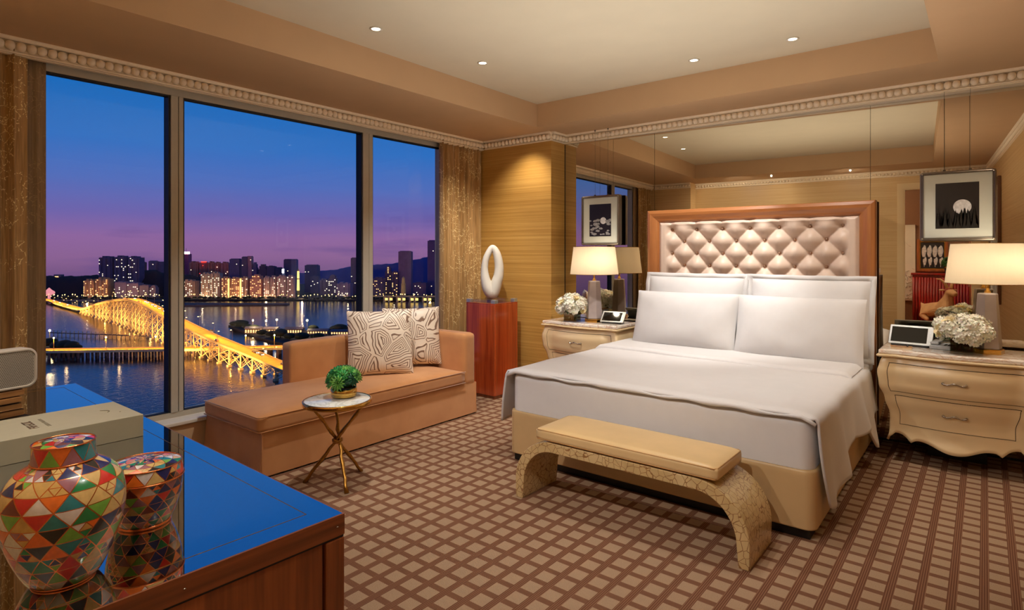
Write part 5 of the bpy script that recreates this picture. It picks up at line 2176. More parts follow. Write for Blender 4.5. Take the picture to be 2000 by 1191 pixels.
ed = [('mid', 'chest'), ('mid', 'rump'), ('rump', 'tail0'), ('tail0', 'tail1'), ('chest', 'neck'), ('neck', 'head'), ('head', 'muzzle'), ('muzzle', 'nose'),
      ('chest', 'kneeL'), ('chest', 'kneeR'), ('kneeL', 'hoofL'), ('kneeR', 'hoofR'), ('rump', 'thL'), ('rump', 'thR'), ('thL', 'hfL'), ('thR', 'hfR')]
kk = list(J)
me = bpy.data.meshes.new('goat_body')
me.from_pydata([J[k][:3] for k in kk], [(kk.index(a), kk.index(b)) for a, b in ed], [])
gb = bpy.data.objects.new('body', me)
COL.objects.link(gb)
me.materials.append(M['terracotta'])
sk = gb.modifiers.new('skin', 'SKIN')
for i, k in enumerate(kk):
    me.skin_vertices[0].data[i].radius = (J[k][3], J[k][3])
    me.skin_vertices[0].data[i].use_root = (k == 'mid')
sb = gb.modifiers.new('sub', 'SUBSURF')
sb.levels = sb.render_levels = 2
gt = thing('goat_statue', 'pale clay statue of a lying goat with horns, reflected above the right flowers', 'statue', (-0.17, -0.95, 0.345), 0.95)
gb.parent = gt
gt.scale = (1.2, 1.2, 1.25)
m_ = MB()
for s in (-1, 1):
    m_.tube([(0.225, s * 0.022, 0.455), (0.215, s * 0.05, 0.52), (0.19, s * 0.095, 0.565), (0.17, s * 0.14, 0.57)], [0.020, 0.018, 0.012, 0.004], 8)
m_.build('horns', M['terracotta'], gt)
m_ = MB()
for s in (-1, 1):
    m_.ico((0.20, s * 0.080, 0.43), 0.036, 2, s=(0.5, 1.2, 0.35))
m_.build('ears', M['terracotta'], gt)

# picture on the right wall with its gallery lamp
rw = thing('wall_picture', 'large brown framed picture of birch trunks at the right edge of the mirror', 'picture', (XR, 1.00, 1.62))
m_ = MB()
for y0, y1, z0, z1 in ((-0.62, 0.62, 0.70, 0.78), (-0.62, 0.62, -0.78, -0.70), (-0.62, -0.54, -0.70, 0.70), (0.54, 0.62, -0.70, 0.70)):
    m_.bev(-0.035, -0.002, y0, y1, z0, z1, 0.004, 1)
m_.build('frame', M['hall_wall'], rw)
MB().box(-0.016, -0.002, -0.54, 0.54, -0.70, 0.70).build('print', M['mat_board'], rw)
m_ = MB()
rnd = random.Random(12)
for k in range(60):
    y, z = rnd.uniform(-0.5, 0.5), rnd.uniform(-0.65, 0.2)
    hh = rnd.uniform(0.05, 0.25)
    m_.box(-0.018, -0.016, y, y + rnd.uniform(0.006, 0.03), z, min(0.69, z + hh))
for k in range(5):
    y = -0.45 + 0.21 * k
    m_.box(-0.0185, -0.016, y, y + 0.006, -0.69, 0.69)
m_.build('printed_trunks', M['print_grey'], rw)
gl = thing('picture_lamp', 'curved brass picture lamp above the birch picture in the mirror', 'lamp', (XR, 1.00, 2.44))
m_ = MB().tube([(0, 0, -0.02), (-0.05, 0, 0.05), (-0.14, 0, 0.09), (-0.22, 0, 0.06), (-0.25, 0, 0.0)], 0.007, 8)
m_.build('arm', M['brass'], gl)
MB().tube([(-0.25, -0.16, -0.01), (-0.25, 0.16, -0.01)], 0.018, 12).build('shade_tube', M['brass'], gl)
MB().lathe([(0, 0), (0.03, 0), (0.03, 0.01), (0, 0.012)], (0, 0, 0), 16, cap=False).xf(Matrix.Rotation(-PI / 2, 4, 'Y')).build('rose_plate', M['brass'], gl)
lamp('picture_lamp_light', 'SPOT', (XR - 0.27, 1.0, 2.40), 6, WARM, 0.03, aim=(XR, 1.0, 1.6), spot=110, blend=0.8)

# =================================================================== THE VIEW: water, bridges, far city
WZ = -78.5                       # water level below the room
SEA = NT('harbour_water')
v_ = SEA.coord((1, 1, 1))
mp_ = SEA.noise(SEA.coord((1, 1, 1), 'Object', (0, 0, 0.6)), 0.30, 3, 0.6)
mp2 = SEA.noise(v_, 0.7, 2, 0.5)
hh_ = SEA.math('ADD', mp_, SEA.math('MULTIPLY', mp2, 0.16))
bp_ = SEA.n('ShaderNodeBump')
bp_.inputs['Strength'].default_value = 0.5
bp_.inputs['Distance'].default_value = 0.45
SEA.l(hh_, bp_.inputs['Height'])
SEA.l(bp_.outputs[0], SEA.b.inputs['Normal'])
SEA.set(color=rgb(16, 14, 26), rough=0.12, spec=0.4, ior=1.33)
M['water'] = SEA.m
M['land'] = plain('dark_shore', rgb(44, 36, 36), 0.9, var=0.4, scale=0.05)
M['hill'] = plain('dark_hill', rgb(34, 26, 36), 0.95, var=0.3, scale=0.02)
M['hill_far'] = plain('mountain_haze_purple', rgb(112, 84, 140), 0.95, var=0.1, scale=0.01)  # dusk haze put into the mountain's purple colour
M['quay'] = plain('quay_stone', rgb(96, 74, 74), 0.8, var=0.3, scale=0.2)
M['concrete'] = plain('bridge_concrete', rgb(226, 196, 146), 0.7, var=0.08, scale=0.3)
M['asphalt'] = plain('bridge_asphalt', rgb(190, 150, 80), 0.8, var=0.15, scale=0.3)
M['tree_far'] = plain('shore_tree', rgb(36, 44, 22), 0.9, var=0.4, scale=0.3)
M['bark'] = plain('shore_bark', rgb(60, 44, 30), 0.9)
M['lampglow'] = emis('sodium_lamp', (1.0, 0.62, 0.20, 1), 8.0)
M['lampwhite'] = emis('white_flood', (1.0, 0.80, 0.45, 1), 14.0)
M['lamppole'] = plain('lamp_pole', rgb(170, 150, 120), 0.5)
M['head'] = emis('headlight', (1.0, 0.9, 0.65, 1), 18.0)
M['tail'] = emis('taillight', (1.0, 0.10, 0.03, 1), 10.0)
M['car'] = plain('car_paint', rgb(150, 140, 130), 0.3)
M['win_w'] = emis('lit_window_white', (1.0, 0.84, 0.58, 1), 2.4)
M['win_o'] = emis('lit_window_orange', (1.0, 0.56, 0.20, 1), 2.4)
M['win_r'] = emis('lit_sign_red', (1.0, 0.08, 0.06, 1), 1.6)
M['win_g'] = emis('gold_light_strip', (1.0, 0.62, 0.16, 1), 2.2)
M['crownlight'] = emis('tower_crown_light', (1.0, 0.92, 0.95, 1), 3.0)
M['pinkglow'] = emis('pink_lit_walls', (1.0, 0.35, 0.40, 1), 0.9)  # pink lighting of the pavilion put in as glowing walls

struct(MB().add([(-1600, -900, WZ), (-4.9 - 40, -900, WZ), (300, 2200, WZ), (-1600, 2200, WZ)], [(0, 1, 2, 3)]).build('sea', M['water']))


def far_poly(pts, z0, z1, name, mat):
    m = MB()
    m.prism([(p.x, p.y) for p in pts], 'z', z0, z1)
    return struct(m.build(name, mat))


# the opposite shore
far_poly([at(-60, 1030, 0), at(400, 1018, 0), at(730, 1015, 0), at(980, 1010, 0), at(1000, 1750, 0), at(-120, 1750, 0)], WZ - 2, WZ + 2.2, 'shore_land', M['land'])
far_poly([at(340, 905, 0), at(560, 925, 0), at(566, 945, 0), at(340, 960, 0)], WZ - 2, WZ + 1.6, 'shore_breakwater', M['quay'])
far_poly([at(40, 1030, 0), at(40, 1020, 0), at(150, 985, 0), at(330, 975, 0), at(330, 1030, 0)], WZ - 2, WZ + 1.5, 'shore_quay', M['quay'])


def ridge(name, pts, fwd, depth, mat, seed):
    """a hill with a real rounded section, its crest through (u, height) pairs"""
    rnd = random.Random(seed)
    m = MB()
    n = 60

    def H(u):
        for (a, p), (b, q) in zip(pts, pts[1:]):
            if u <= b:
                f = (u - a) / (b - a)
                f = f * f * (3 - 2 * f)
                return p + (q - p) * f
        return pts[-1][1]

    def fn(s, t):
        u = pts[0][0] + (pts[-1][0] - pts[0][0]) * s
        z = H(u)
        k = math.sin(PI * t)
        fw = fwd + depth * (t - 0.5)
        hh = (z - WZ) * (k ** 0.7)
        p = at(u, fw, 0)
        hh += k * 2.2 * noise.noise(Vector((u * 0.11, t * 5, seed))) + k * 1.0 * noise.noise(Vector((u * 0.5, t * 9, seed)))
        return (p.x, p.y, WZ - 1 + hh)
    m.grid(fn, n * 3, 12)
    return struct(m.build(name, mat))


def Z(v, f):
    return zat(v, f)


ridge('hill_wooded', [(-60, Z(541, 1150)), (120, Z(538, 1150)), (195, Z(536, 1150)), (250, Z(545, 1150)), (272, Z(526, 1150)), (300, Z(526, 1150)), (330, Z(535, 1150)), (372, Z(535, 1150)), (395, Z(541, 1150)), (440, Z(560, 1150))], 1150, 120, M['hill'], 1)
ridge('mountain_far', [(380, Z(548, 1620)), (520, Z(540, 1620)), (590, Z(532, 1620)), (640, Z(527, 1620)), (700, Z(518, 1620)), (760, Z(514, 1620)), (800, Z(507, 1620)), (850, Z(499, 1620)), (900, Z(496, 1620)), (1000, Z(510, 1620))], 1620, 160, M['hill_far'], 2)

# ------------------------------------------------------------------ buildings
BM = {}


def bmat(c):
    if c not in BM:
        BM[c] = plain('facade_%d' % len(BM), rgb(*[min(235, int(q * 1.22)) for q in c]), 0.6, var=0.12, scale=0.12)
    return BM[c]


def building(u0, u1, vtop, fwd, col, label, style='slab', lit=0.25, wcol='win_w', depth=None, seed=0, rows=None, cols=None, vbase=None):
    """one building of the far shore: real width, depth and height at its own distance"""
    rnd = random.Random(seed * 7 + int(u0))
    w = (u1 - u0) / 1158.0 * fwd
    h = Z(vtop, fwd) - (WZ + 2)
    d = depth or max(10, min(w * 0.8, 24))
    p = at((u0 + u1) / 2, fwd, WZ + 2)
    o = thing('building', label, 'building', p, YAW)
    mt = bmat(col)
    m = MB()
    if style == 'rib':                       # residential block with bays
        nb = max(2, int(w / 7))
        bw = w / nb
        m.box(-w / 2 + 0.3, w / 2 - 0.3, 0.8, d, 0, h - 1.5)
        for k in range(nb):
            x = -w / 2 + bw * k
            m.box(x + bw * 0.08, x + bw * 0.62, -0.9, 0.8, 0, h - 2 - 1.6 * (k % 2))
        m.box(-w * 0.28, -w * 0.05, 1.5, d * 0.7, h - 1.5, h + 1.2)
        m.box(w * 0.10, w * 0.30, 1.5, d * 0.7, h - 1.5, h + 0.6)
    elif style == 'glass':
        m.box(-w / 2, w / 2, 0, d, 0, h)
        m.box(-w / 2 + w * 0.1, w / 2 - w * 0.1, d * 0.1, d * 0.9, h, h + 1.4)
        for k in range(1, 6):
            x = -w / 2 + w * k / 6
            m.box(x - 0.15, x + 0.15, -0.25, 0, 0, h)
    elif style == 'step':
        m.box(-w / 2, w / 2, 0, d, 0, h * 0.82)
        m.box(-w * 0.34, w * 0.38, d * 0.1, d * 0.9, h * 0.82, h * 0.94)
        m.box(-w * 0.20, w * 0.22, d * 0.2, d * 0.8, h * 0.94, h)
    elif style == 'spire':
        m.lathe([(w * 0.5, 0), (w * 0.42, h * 0.6), (w * 0.5, h * 0.62), (w * 0.36, h * 0.66), (w * 0.30, h * 0.92), (w * 0.05, h)], (0, d / 2, 0), 12, smooth=False)
    else:
        m.box(-w / 2, w / 2, 0, d, 0, h)
        m.box(-w * 0.3, w * 0.1, d * 0.2, d * 0.7, h, h + 1.6)
        m.box(w * 0.2, w * 0.4, d * 0.2, d * 0.7, h, h + 0.9)
    m.build('body', mt, o)
    # lit windows, real little panes proud of the wall
    nr = rows or max(3, int(h / 3.3))
    nc = cols or max(2, int(w / 3.0))
    g = MB()
    for i in range(nr):
        for j in range(nc):
            if rnd.random() > lit:
                continue
            x = -w / 2 + w * (j + 0.5) / nc
            z = (h - 3) * (i + 0.5) / nr + 0.5
            if style == 'step' and z > h * 0.8 and abs(x) > w * 0.3:
                continue
            y = -1.0 if style == 'rib' else -0.12
            s = w / nc * 0.26
            g.box(x - s, x + s, y - 0.1, y, z, z + 1.3)
    if g.v:
        g.build('lit_windows', M[wcol], o, kind='stuff', fix=False)
    return o, w, h, d


B = [
    # u0, u1, vtop, fwd, colour, style, lit, window colour, words
    (193, 219, 501, 1100, (84, 70, 96), 'rib', .10, 'win_w', 'dark tall apartment block on the left shore, left third of the twin-grey trio'),
    (223, 247, 500, 1102, (88, 74, 98), 'rib', .17, 'win_w', 'dark tall apartment block on the left shore, middle of the grey trio, most lit'),
    (250, 272, 501, 1100, (84, 70, 96), 'rib', .14, 'win_w', 'dark tall apartment block on the left shore, right of the grey trio'),
    (163, 183, 546, 1060, (196, 136, 90), 'rib', .32, 'win_o', 'low orange lit apartment block in front of the grey trio, leftmost'),
    (186, 210, 543, 1062, (196, 136, 90), 'rib', .34, 'win_o', 'low orange lit apartment block in front of the grey trio, second from left'),
    (224, 246, 551, 1060, (150, 116, 120), 'slab', .16, 'win_w', 'low mauve block below the grey trio'),
    (248, 270, 553, 1062, (150, 116, 120), 'slab', .16, 'win_w', 'low mauve block below the right end of the grey trio'),
    (272, 290, 557, 1060, (128, 100, 104), 'slab', .10, 'win_w', 'low dim block right of the grey trio'),
    (292, 304, 557, 1062, (140, 110, 110), 'step', .2, 'win_w', 'small stepped block left of the first mullion'),
    (273, 281, 512, 1230, (150, 90, 84), 'slab', .12, 'win_w', 'tiny reddish tower peeping over the left wooded hill'),
    (290, 304, 510, 1230, (176, 108, 112), 'glass', .02, 'win_w', 'reddish twin tower behind the hill, just left of the first mullion'),
    (305, 325, 512, 1236, (168, 104, 112), 'glass', .02, 'win_w', 'reddish twin tower behind the hill, touching the first mullion'),
    (353, 368, 496, 1240, (230, 70, 100), 'glass', .0, 'win_r', 'crimson tower with white crown lights just right of the first mullion'),
    (369, 387, 511, 1215, (206, 104, 84), 'rib', .03, 'win_w', 'brick red apartment tower next to the crimson tower'),
    (389, 405, 512, 1217, (216, 92, 80), 'rib', .03, 'win_r', 'brick red apartment tower with a red roof light'),
    (406, 418, 511, 1215, (204, 106, 84), 'rib', .03, 'win_w', 'brick red apartment tower, third of the red row'),
    (419, 430, 512, 1217, (196, 102, 86), 'rib', .03, 'win_w', 'brick red apartment tower, fourth of the red row'),
    (431, 446, 512, 1215, (200, 100, 92), 'rib', .03, 'win_w', 'brick red apartment tower, right end of the red row'),
    (448, 467, 506, 1200, (84, 70, 108), 'glass', .02, 'win_w', 'dark violet glass tower right of the red row'),
    (472, 482, 502, 1200, (92, 70, 98), 'glass', .03, 'win_w', 'dark half of the glass tower with a lit pink side'),
    (482, 491, 501, 1203, (190, 120, 120), 'glass', .03, 'win_w', 'lit pink half of the paired glass tower'),  # pink light on this side put into the facade colour
    (492, 501, 512, 1205, (84, 66, 104), 'step', .10, 'win_w', 'narrow stepped tower beside the pinkish tower'),
    (503, 520, 516, 1210, (74, 54, 78), 'step', .04, 'win_w', 'dim rounded tower group at mid window, left part'),
    (521, 536, 520, 1207, (82, 60, 84), 'slab', .04, 'win_w', 'dim tower at mid window, centre part'),
    (538, 549, 523, 1205, (70, 56, 84), 'glass', .03, 'win_w', 'dim dark tower at mid window, right part'),
    (554, 567, 507, 1190, (74, 60, 92), 'glass', .01, 'win_w', 'dark tall office tower, left half of the tallest mid pair'),
    (567, 579, 507, 1192, (118, 100, 122), 'glass', .01, 'win_w', 'grey tall office tower, right half of the tallest mid pair'),
    (595, 619, 518, 1200, (72, 60, 98), 'glass', .02, 'win_w', 'wide dark office block standing alone before the mountain'),
    (606, 622, 540, 1180, (90, 72, 104), 'slab', .08, 'win_w', 'low dim block before the lone wide office block'),
    (624, 640, 545, 1130, (108, 84, 108), 'rib', .10, 'win_w', 'low dim apartment block left of centre mountain foot'),
    (641, 656, 536, 1125, (92, 72, 98), 'step', .18, 'win_w', 'stepped dim block with scattered lights before the mountain'),
    (657, 684, 552, 1090, (128, 104, 122), 'rib', .16, 'win_w', 'wide low mauve block left of the second mullion'),
    (685, 702, 504, 1150, (82, 64, 94), 'glass', .06, 'win_w', 'dark tower half hidden by the second mullion'),
    (355, 380, 547, 1050, (166, 128, 104), 'rib', .26, 'win_w', 'shore apartment block below the crimson tower'),
    (392, 410, 533, 1050, (168, 140, 116), 'rib', .38, 'win_w', 'pale shore apartment block, first of the bright waterfront row'),
    (411, 429, 532, 1052, (168, 140, 116), 'rib', .34, 'win_w', 'pale shore apartment block, second of the bright waterfront row'),
    (433, 447, 541, 1050, (190, 140, 104), 'rib', .30, 'win_o', 'orange tinted shore block left of the first gold light strip'),
    (449, 468, 542, 1052, (190, 140, 104), 'rib', .30, 'win_o', 'orange tinted shore block between the two gold light strips'),
    (472, 484, 541, 1050, (186, 140, 108), 'rib', .30, 'win_w', 'tinted shore block right of the second gold light strip'),
    (488, 510, 536, 1050, (184, 120, 96), 'step', .40, 'win_o', 'reddish lit stepped shore block at mid window'),
    (515, 526, 540, 1050, (180, 142, 124), 'rib', .24, 'win_w', 'pinkish shore apartment block, left of the trio'),
    (528, 538, 539, 1052, (180, 142, 124), 'rib', .24, 'win_w', 'pinkish shore apartment block, middle of the trio'),
    (541, 558, 538, 1050, (182, 142, 124), 'rib', .24, 'win_w', 'pinkish shore apartment block, right of the trio'),
    (560, 573, 538, 1052, (176, 136, 120), 'rib', .24, 'win_w', 'pinkish shore block in front of the tallest office pair'),
    (728, 750, 542, 1120, (82, 62, 92), 'rib', .18, 'win_o', 'low dark block just right of the second mullion'),
    (752, 764, 519, 1150, (84, 58, 86), 'step', .30, 'win_o', 'stepped tower with many orange lights in the right pane'),
    (765, 777, 530, 1140, (88, 60, 84), 'rib', .26, 'win_o', 'lower tower with orange lights in the right pane'),
    (778, 803, 491, 1150, (112, 80, 108), 'glass', .02, 'win_w', 'tall mauve tower in the right pane'),
    (806, 832, 552, 1120, (78, 56, 92), 'slab', .08, 'win_w', 'low dark block between the two right pane towers'),
    (835, 860, 470, 1150, (82, 62, 104), 'glass', .02, 'win_w', 'tallest dark tower at the right edge of the window'),
    (782, 792, 540, 1075, (210, 160, 96), 'spire', .0, 'win_o', 'small gold lit domed building before the mauve tower'),
]
for i, (a, b, vt, fw, c, sty, lt, wc, lb) in enumerate(B):
    o, w, h, d = building(a, b, vt, fw, c, lb, sty, lt, wc, seed=i)
    o['group'] = 'buildings on the far shore'
    if 'crimson' in lb and 'white crown' in lb:
        m = MB()
        for k in range(4):
            m.box(-w / 2 + w * k / 4 + 0.6, -w / 2 + w * (k + 1) / 4 - 0.6, -0.6, d * 0.5, h, h + 3.5 + (k % 2) * 1.5)
        m.build('crown_lights', M['crownlight'], o)
        MB().tube([(0, d / 2, h), (0, d / 2, h + 12)], 0.4, 5).build('mast', bmat((84, 70, 108)), o)
    if 'red roof light' in lb:
        MB().box(-w * 0.3, w * 0.3, 0, 4, h, h + 2).build('roof_light', M['win_r'], o)
    if 'first of the bright' in lb:
        pass
for u, vt, lb in ((446.5, 543, 'first, left, vertical gold light strip tower of the waterfront row'), (470, 543, 'second, right, vertical gold light strip tower of the waterfront row')):
    o, w, h, d = building(u - 1.6, u + 1.6, vt, 1048, (190, 140, 90), lb, 'slab', 0, depth=8)
    MB().box(-w * 0.45, w * 0.45, -0.6, 0, 1, h - 1).build('light_strip', M['win_g'], o)
    o['group'] = 'buildings on the far shore'
o, w, h, d = building(579, 584, 524, 1100, (210, 170, 90), 'thin gold lit spire tower right of the tallest office pair', 'spire', 0, depth=5)
MB().lathe([(w * .52, h * .2), (w * .44, h * 0.55), (w * 0.4, h * .9)], (0, 2.5, 0), 12, cap=False).build('light_strip', M['win_g'], o)
o, w, h, d = building(551, 555, 525, 1180, (200, 190, 180), 'tiny white lit tower left of the tallest office pair', 'slab', 0, depth=5)
MB().box(-w * .5, w * .5, -1, 0, h - 8, h).build('light_strip', M['crownlight'], o)
# pink lit pavilion at the far left
o = thing('pavilion', 'pink lit rounded pavilion at the far left edge of the shore', 'building', at(96, 1005, WZ + 2), YAW)
MB().lathe([(2, 0), (2, 8), (8, 11), (8, 14), (4, 17), (0.5, 21)], (0, 0, 0), 16, cap=True).build('body', M['pinkglow'], o)
# hotel on the hill
o = thing('hotel', 'tiny row of lit hotel roofs on the left hill crest', 'building', at(112, 1140, Z(541, 1140)), YAW)
MB().box(-7, 7, 0, 8, -6, 5).build('body', bmat((128, 96, 104)), o)
MB().box(-5, 2, -0.4, 0, 0, 1.6).build('lit_windows', M['win_o'], o, kind='stuff')

# ------------------------------------------------------------------ street lights and trees along the far shore
sl_me = MB().tube([(0, 0, 0), (0, 0, 6)], 0.18, 5, mi=0).ico((0, 0, 6.6), 0.75, 1, 1).mesh('street_light', [M['lamppole'], M['lampglow']])
sl2_me = MB().tube([(0, 0, 0), (0, 0, 5)], 0.18, 5, mi=0).ico((0, 0, 5.6), 0.6, 1, 1).mesh('street_light', [M['lamppole'], M['lampwhite']])
rnd = random.Random(77)
for k in range(130):
    u = 95 + (868 - 95) * (k + rnd.uniform(0, 1)) / 130
    if 318 < u < 352:
        continue
    fw = 1024 + rnd.uniform(0, 14)
    o = bpy.data.objects.new('street_light', sl2_me if k % 4 == 0 and False else sl_me)
    COL.objects.link(o)
    o.location = at(u, fw, WZ + 2.2)
    s = rnd.choice([0.55, 0.75, 0.9, 1.2])
    o.scale = (s, s, rnd.choice([0.7, 0.9, 1.15]))
    tag(o, 'tiny glowing street light in the row along the far waterfront', 'street light', 'far waterfront street lights')
tr_me = MB().ico((0, 0, 4), 4.2, 2, 0, s=(1.2, 1, 0.7), jitter=0.4).tube([(0, 0, 0), (0, 0, 3)], 0.4, 5, 1).mesh('tree', [M['tree_far'], M['bark']])
for k in range(80):
    u = 95 + (868 - 95) * (k + rnd.uniform(0.2, 0.8)) / 80
    if 318 < u < 352:
        continue
    o = bpy.data.objects.new('tree', tr_me)
    COL.objects.link(o)
    o.location = at(u, 1020 + rnd.uniform(0, 20), WZ + 2.0)
    s = rnd.uniform(0.5, 1.0)
    o.scale = (s * 1.3, s, s * 0.8)
    tag(o, 'small dark round tree in the row along the far waterfront', 'tree', 'far waterfront trees')

# ------------------------------------------------------------------ the long bridge
# ground path: (u, fwd, deck height above the sea datum)
BP = [(60, 1060, -74.6), (92, 985, -75.0), (125, 890, -75.0), (156, 822, -74.6), (172, 785, -70.5), (194, 745, -61.8), (220, 700, -53.8), (245, 660, -48.8), (265, 626, -47.2),
      (288, 585, -48.6), (316, 548, -52.3), (354, 505, -56.8), (402, 461, -61.2), (452, 428, -64.6), (502, 403, -67.6), (557, 375, -70.6), (640, 344, -73.0)]
PW = [Vector((*at(u, f, 0).xy, z)) for u, f, z in BP]


def bpath(n):
    """smooth resampled deck centre line"""
    P_ = [PW[0] * 2 - PW[1]] + PW + [PW[-1] * 2 - PW[-2]]
    out = []
    for i in range(1, len(P_) - 2):
        for k in range(8):
            f = k / 8
            a, b, c_, d = P_[i - 1], P_[i], P_[i + 1], P_[i + 2]
            out.append(0.5 * ((2 * b) + (-a + c_) * f + (2 * a - 5 * b + 4 * c_ - d) * f * f + (-a + 3 * b - 3 * c_ + d) * f ** 3))
    out.append(PW[-1])
    # by arc length
    L = [0]
    for p, q in zip(out, out[1:]):
        L.append(L[-1] + (q - p).length)
    res = []
    for k in range(n + 1):
        s = L[-1] * k / n
        i = max(0, min(len(L) - 2, next((j for j in range(len(L) - 1) if L[j + 1] >= s), len(L) - 2)))
        f = (s - L[i]) / max(1e-6, L[i + 1] - L[i])
        res.append(out[i].lerp(out[i + 1], f))
    return res, L[-1]


NB = 60
BPTS, BL = bpath(NB)


def nrm(pts, i):
    d = pts[min(i + 1, len(pts) - 1)] - pts[max(i - 1, 0)]
    d.z = 0
    d.normalize()
    return Vector((d.y, -d.x, 0)), d


bg = thing('long_bridge', 'long humped road bridge on lit lattice piers crossing the water', 'bridge', (0, 0, 0))
HWB = 5.6
m_ = MB()
sec = [(-HWB, 0.0), (-HWB, 1.0), (-HWB + 0.35, 1.0), (-HWB + 0.35, 0.25), (HWB - 0.35, 0.25), (HWB - 0.35, 1.0), (HWB, 1.0), (HWB, 0.0), (HWB - 1.5, -1.3), (-HWB + 1.5, -1.3)]
vs = []
for i, p in enumerate(BPTS):
    nn, d = nrm(BPTS, i)
    for a, z in sec:
        q = p + nn * a
        vs.append((q.x, q.y, q.z + z))
ns = len(sec)
fs, mi = [], []
for i in range(len(BPTS) - 1):
    for k in range(ns):
        fs.append((i * ns + k, i * ns + (k + 1) % ns, (i + 1) * ns + (k + 1) % ns, (i + 1) * ns + k))
m_.add(vs, fs)
m_.build('deck', M['concrete'], bg)
m_ = MB()
vs = []
for i, p in enumerate(BPTS):
    nn, d = nrm(BPTS, i)
    for a in (-HWB + 0.4, HWB - 0.4):
        q = p + nn * a
        vs.append((q.x, q.y, q.z + 0.30))
m_.add(vs, [(2 * i, 2 * i + 1, 2 * i + 3, 2 * i + 2) for i in range(len(BPTS) - 1)])
m_.build('roadway', M['asphalt'], bg)


def strut(m, a, b, r):
    a, b = Vector(a), Vector(b)
    m.tube([a, b], r, 4, cap=False, smooth=False)


pier_idx = [i for i in range(len(BPTS)) if BPTS[i].z - WZ > 4.6]
prev = None
sodium = []
for c_, i in enumerate(pier_idx):
    p = BPTS[i]
    nn, d = nrm(BPTS, i)
    H_ = p.z - 1.3 - WZ
    m_ = MB()
    for s in (-1, 1):
        q = p + nn * s * 4.1
        strut(m_, (q.x, q.y, WZ - 1), (q.x, q.y, p.z - 1.0), 0.55)
        m_.box(q.x - 1.3, q.x + 1.3, q.y - 1.3, q.y + 1.3, WZ - 1, WZ + 1.3)
    a, b = p - nn * 4.1, p + nn * 4.1
    n_ = max(1, round(H_ / 8))
    for k in range(n_):
        z0, z1 = WZ + 1 + (H_ - 1) * k / n_, WZ + 1 + (H_ - 1) * (k + 1) / n_
        strut(m_, (a.x, a.y, z0), (b.x, b.y, z1), 0.26)
        strut(m_, (b.x, b.y, z0), (a.x, a.y, z1), 0.26)
        strut(m_, (a.x, a.y, z1), (b.x, b.y, z1), 0.3)
    m_.build('pier', M['concrete'], bg)
    if prev is not None and prev[0] == i - 1:
        q0, n0 = prev[1], prev[2]
        Hm = min(H_, prev[3])
        nseg = max(1, round(Hm / 8))
        for s in (-1, 1):
            m_ = MB()
            A, B_ = q0 + n0 * s * 4.1, p + nn * s * 4.1
            for k in range(nseg):
                za0, za1 = WZ + 1 + (prev[3] - 1) * k / nseg, WZ + 1 + (prev[3] - 1) * (k + 1) / nseg
                zb0, zb1 = WZ + 1 + (H_ - 1) * k / nseg, WZ + 1 + (H_ - 1) * (k + 1) / nseg
                strut(m_, (A.x, A.y, za0), (B_.x, B_.y, zb1), 0.24)
                strut(m_, (A.x, A.y, za1), (B_.x, B_.y, zb0), 0.24)
            m_.build('cross_brace', M['concrete'], bg)
    prev = (i, p, nn, H_)

# lamp posts on the deck
lp_me = MB().tube([(0, 0, 0), (0, 0, 7.5), (0.9, 0, 8.2)], 0.11, 5).ico((1.0, 0, 8.1), 0.42, 1, 1, s=(1.5, .8, .5)).mesh('lamp_post', [M['lamppole'], M['lampglow']])
for i in range(2, len(BPTS), 2):
    nn, d = nrm(BPTS, i)
    for s in (-1, 1):
        if s == 1 and i % 4:
            continue
        q = BPTS[i] + nn * s * (HWB - 0.2)
        o = bpy.data.objects.new('lamp_post', lp_me)
        COL.objects.link(o)
        o.parent = bg
        o.location = (q.x, q.y, q.z + 0.9)
        o.rotation_euler = (0, 0, math.atan2(nn.y, nn.x) + (0 if s == -1 else PI))

# traffic on the bridge: small parked-still cars with lit lamps
cm = MB().bev(-2.1, 2.1, -0.9, 0.9, 0.35, 1.0, 0.15, 1, 0).bev(-1.2, 1.0, -0.8, 0.8, 1.0, 1.5, 0.15, 1, 0)
for s in (-0.6, 0.6):
    cm.box(2.08, 2.2, s - 0.28, s + 0.28, 0.55, 0.85, 1)
    cm.box(-2.2, -2.08, s - 0.28, s + 0.28, 0.6, 0.85, 2)
    for x in (-1.3, 1.3):
        cm.tube([(x, s * 1.45, 0.36), (x, s * 1.2, 0.36)], 0.36, 8, 3)
car_me = cm.mesh('car', [M['car'], M['head'], M['tail'], M['black']])
rnd = random.Random(31)
for k in range(34):
    i = rnd.uniform(4, NB - 3)
    i0 = int(i)
    p = BPTS[i0].lerp(BPTS[i0 + 1], i - i0)
    nn, d = nrm(BPTS, i0)
    dz = (BPTS[i0 + 1].z - BPTS[i0].z) / (BPTS[i0 + 1] - BPTS[i0]).length
    s = rnd.choice([-1, 1])
    q = p + nn * s * 2.3
    o = bpy.data.objects.new('car', car_me)
    COL.objects.link(o)
    o.location = (q.x, q.y, q.z + 0.32)
    yaw = math.atan2(d.y, d.x) + (PI if s == 1 else 0)
    o.rotation_euler = (0, -math.asin(dz) * (1 if s == -1 else -1), yaw)
    tag(o, 'tiny car with lit lamps driving over the long humped bridge', 'car', 'cars on the long bridge')

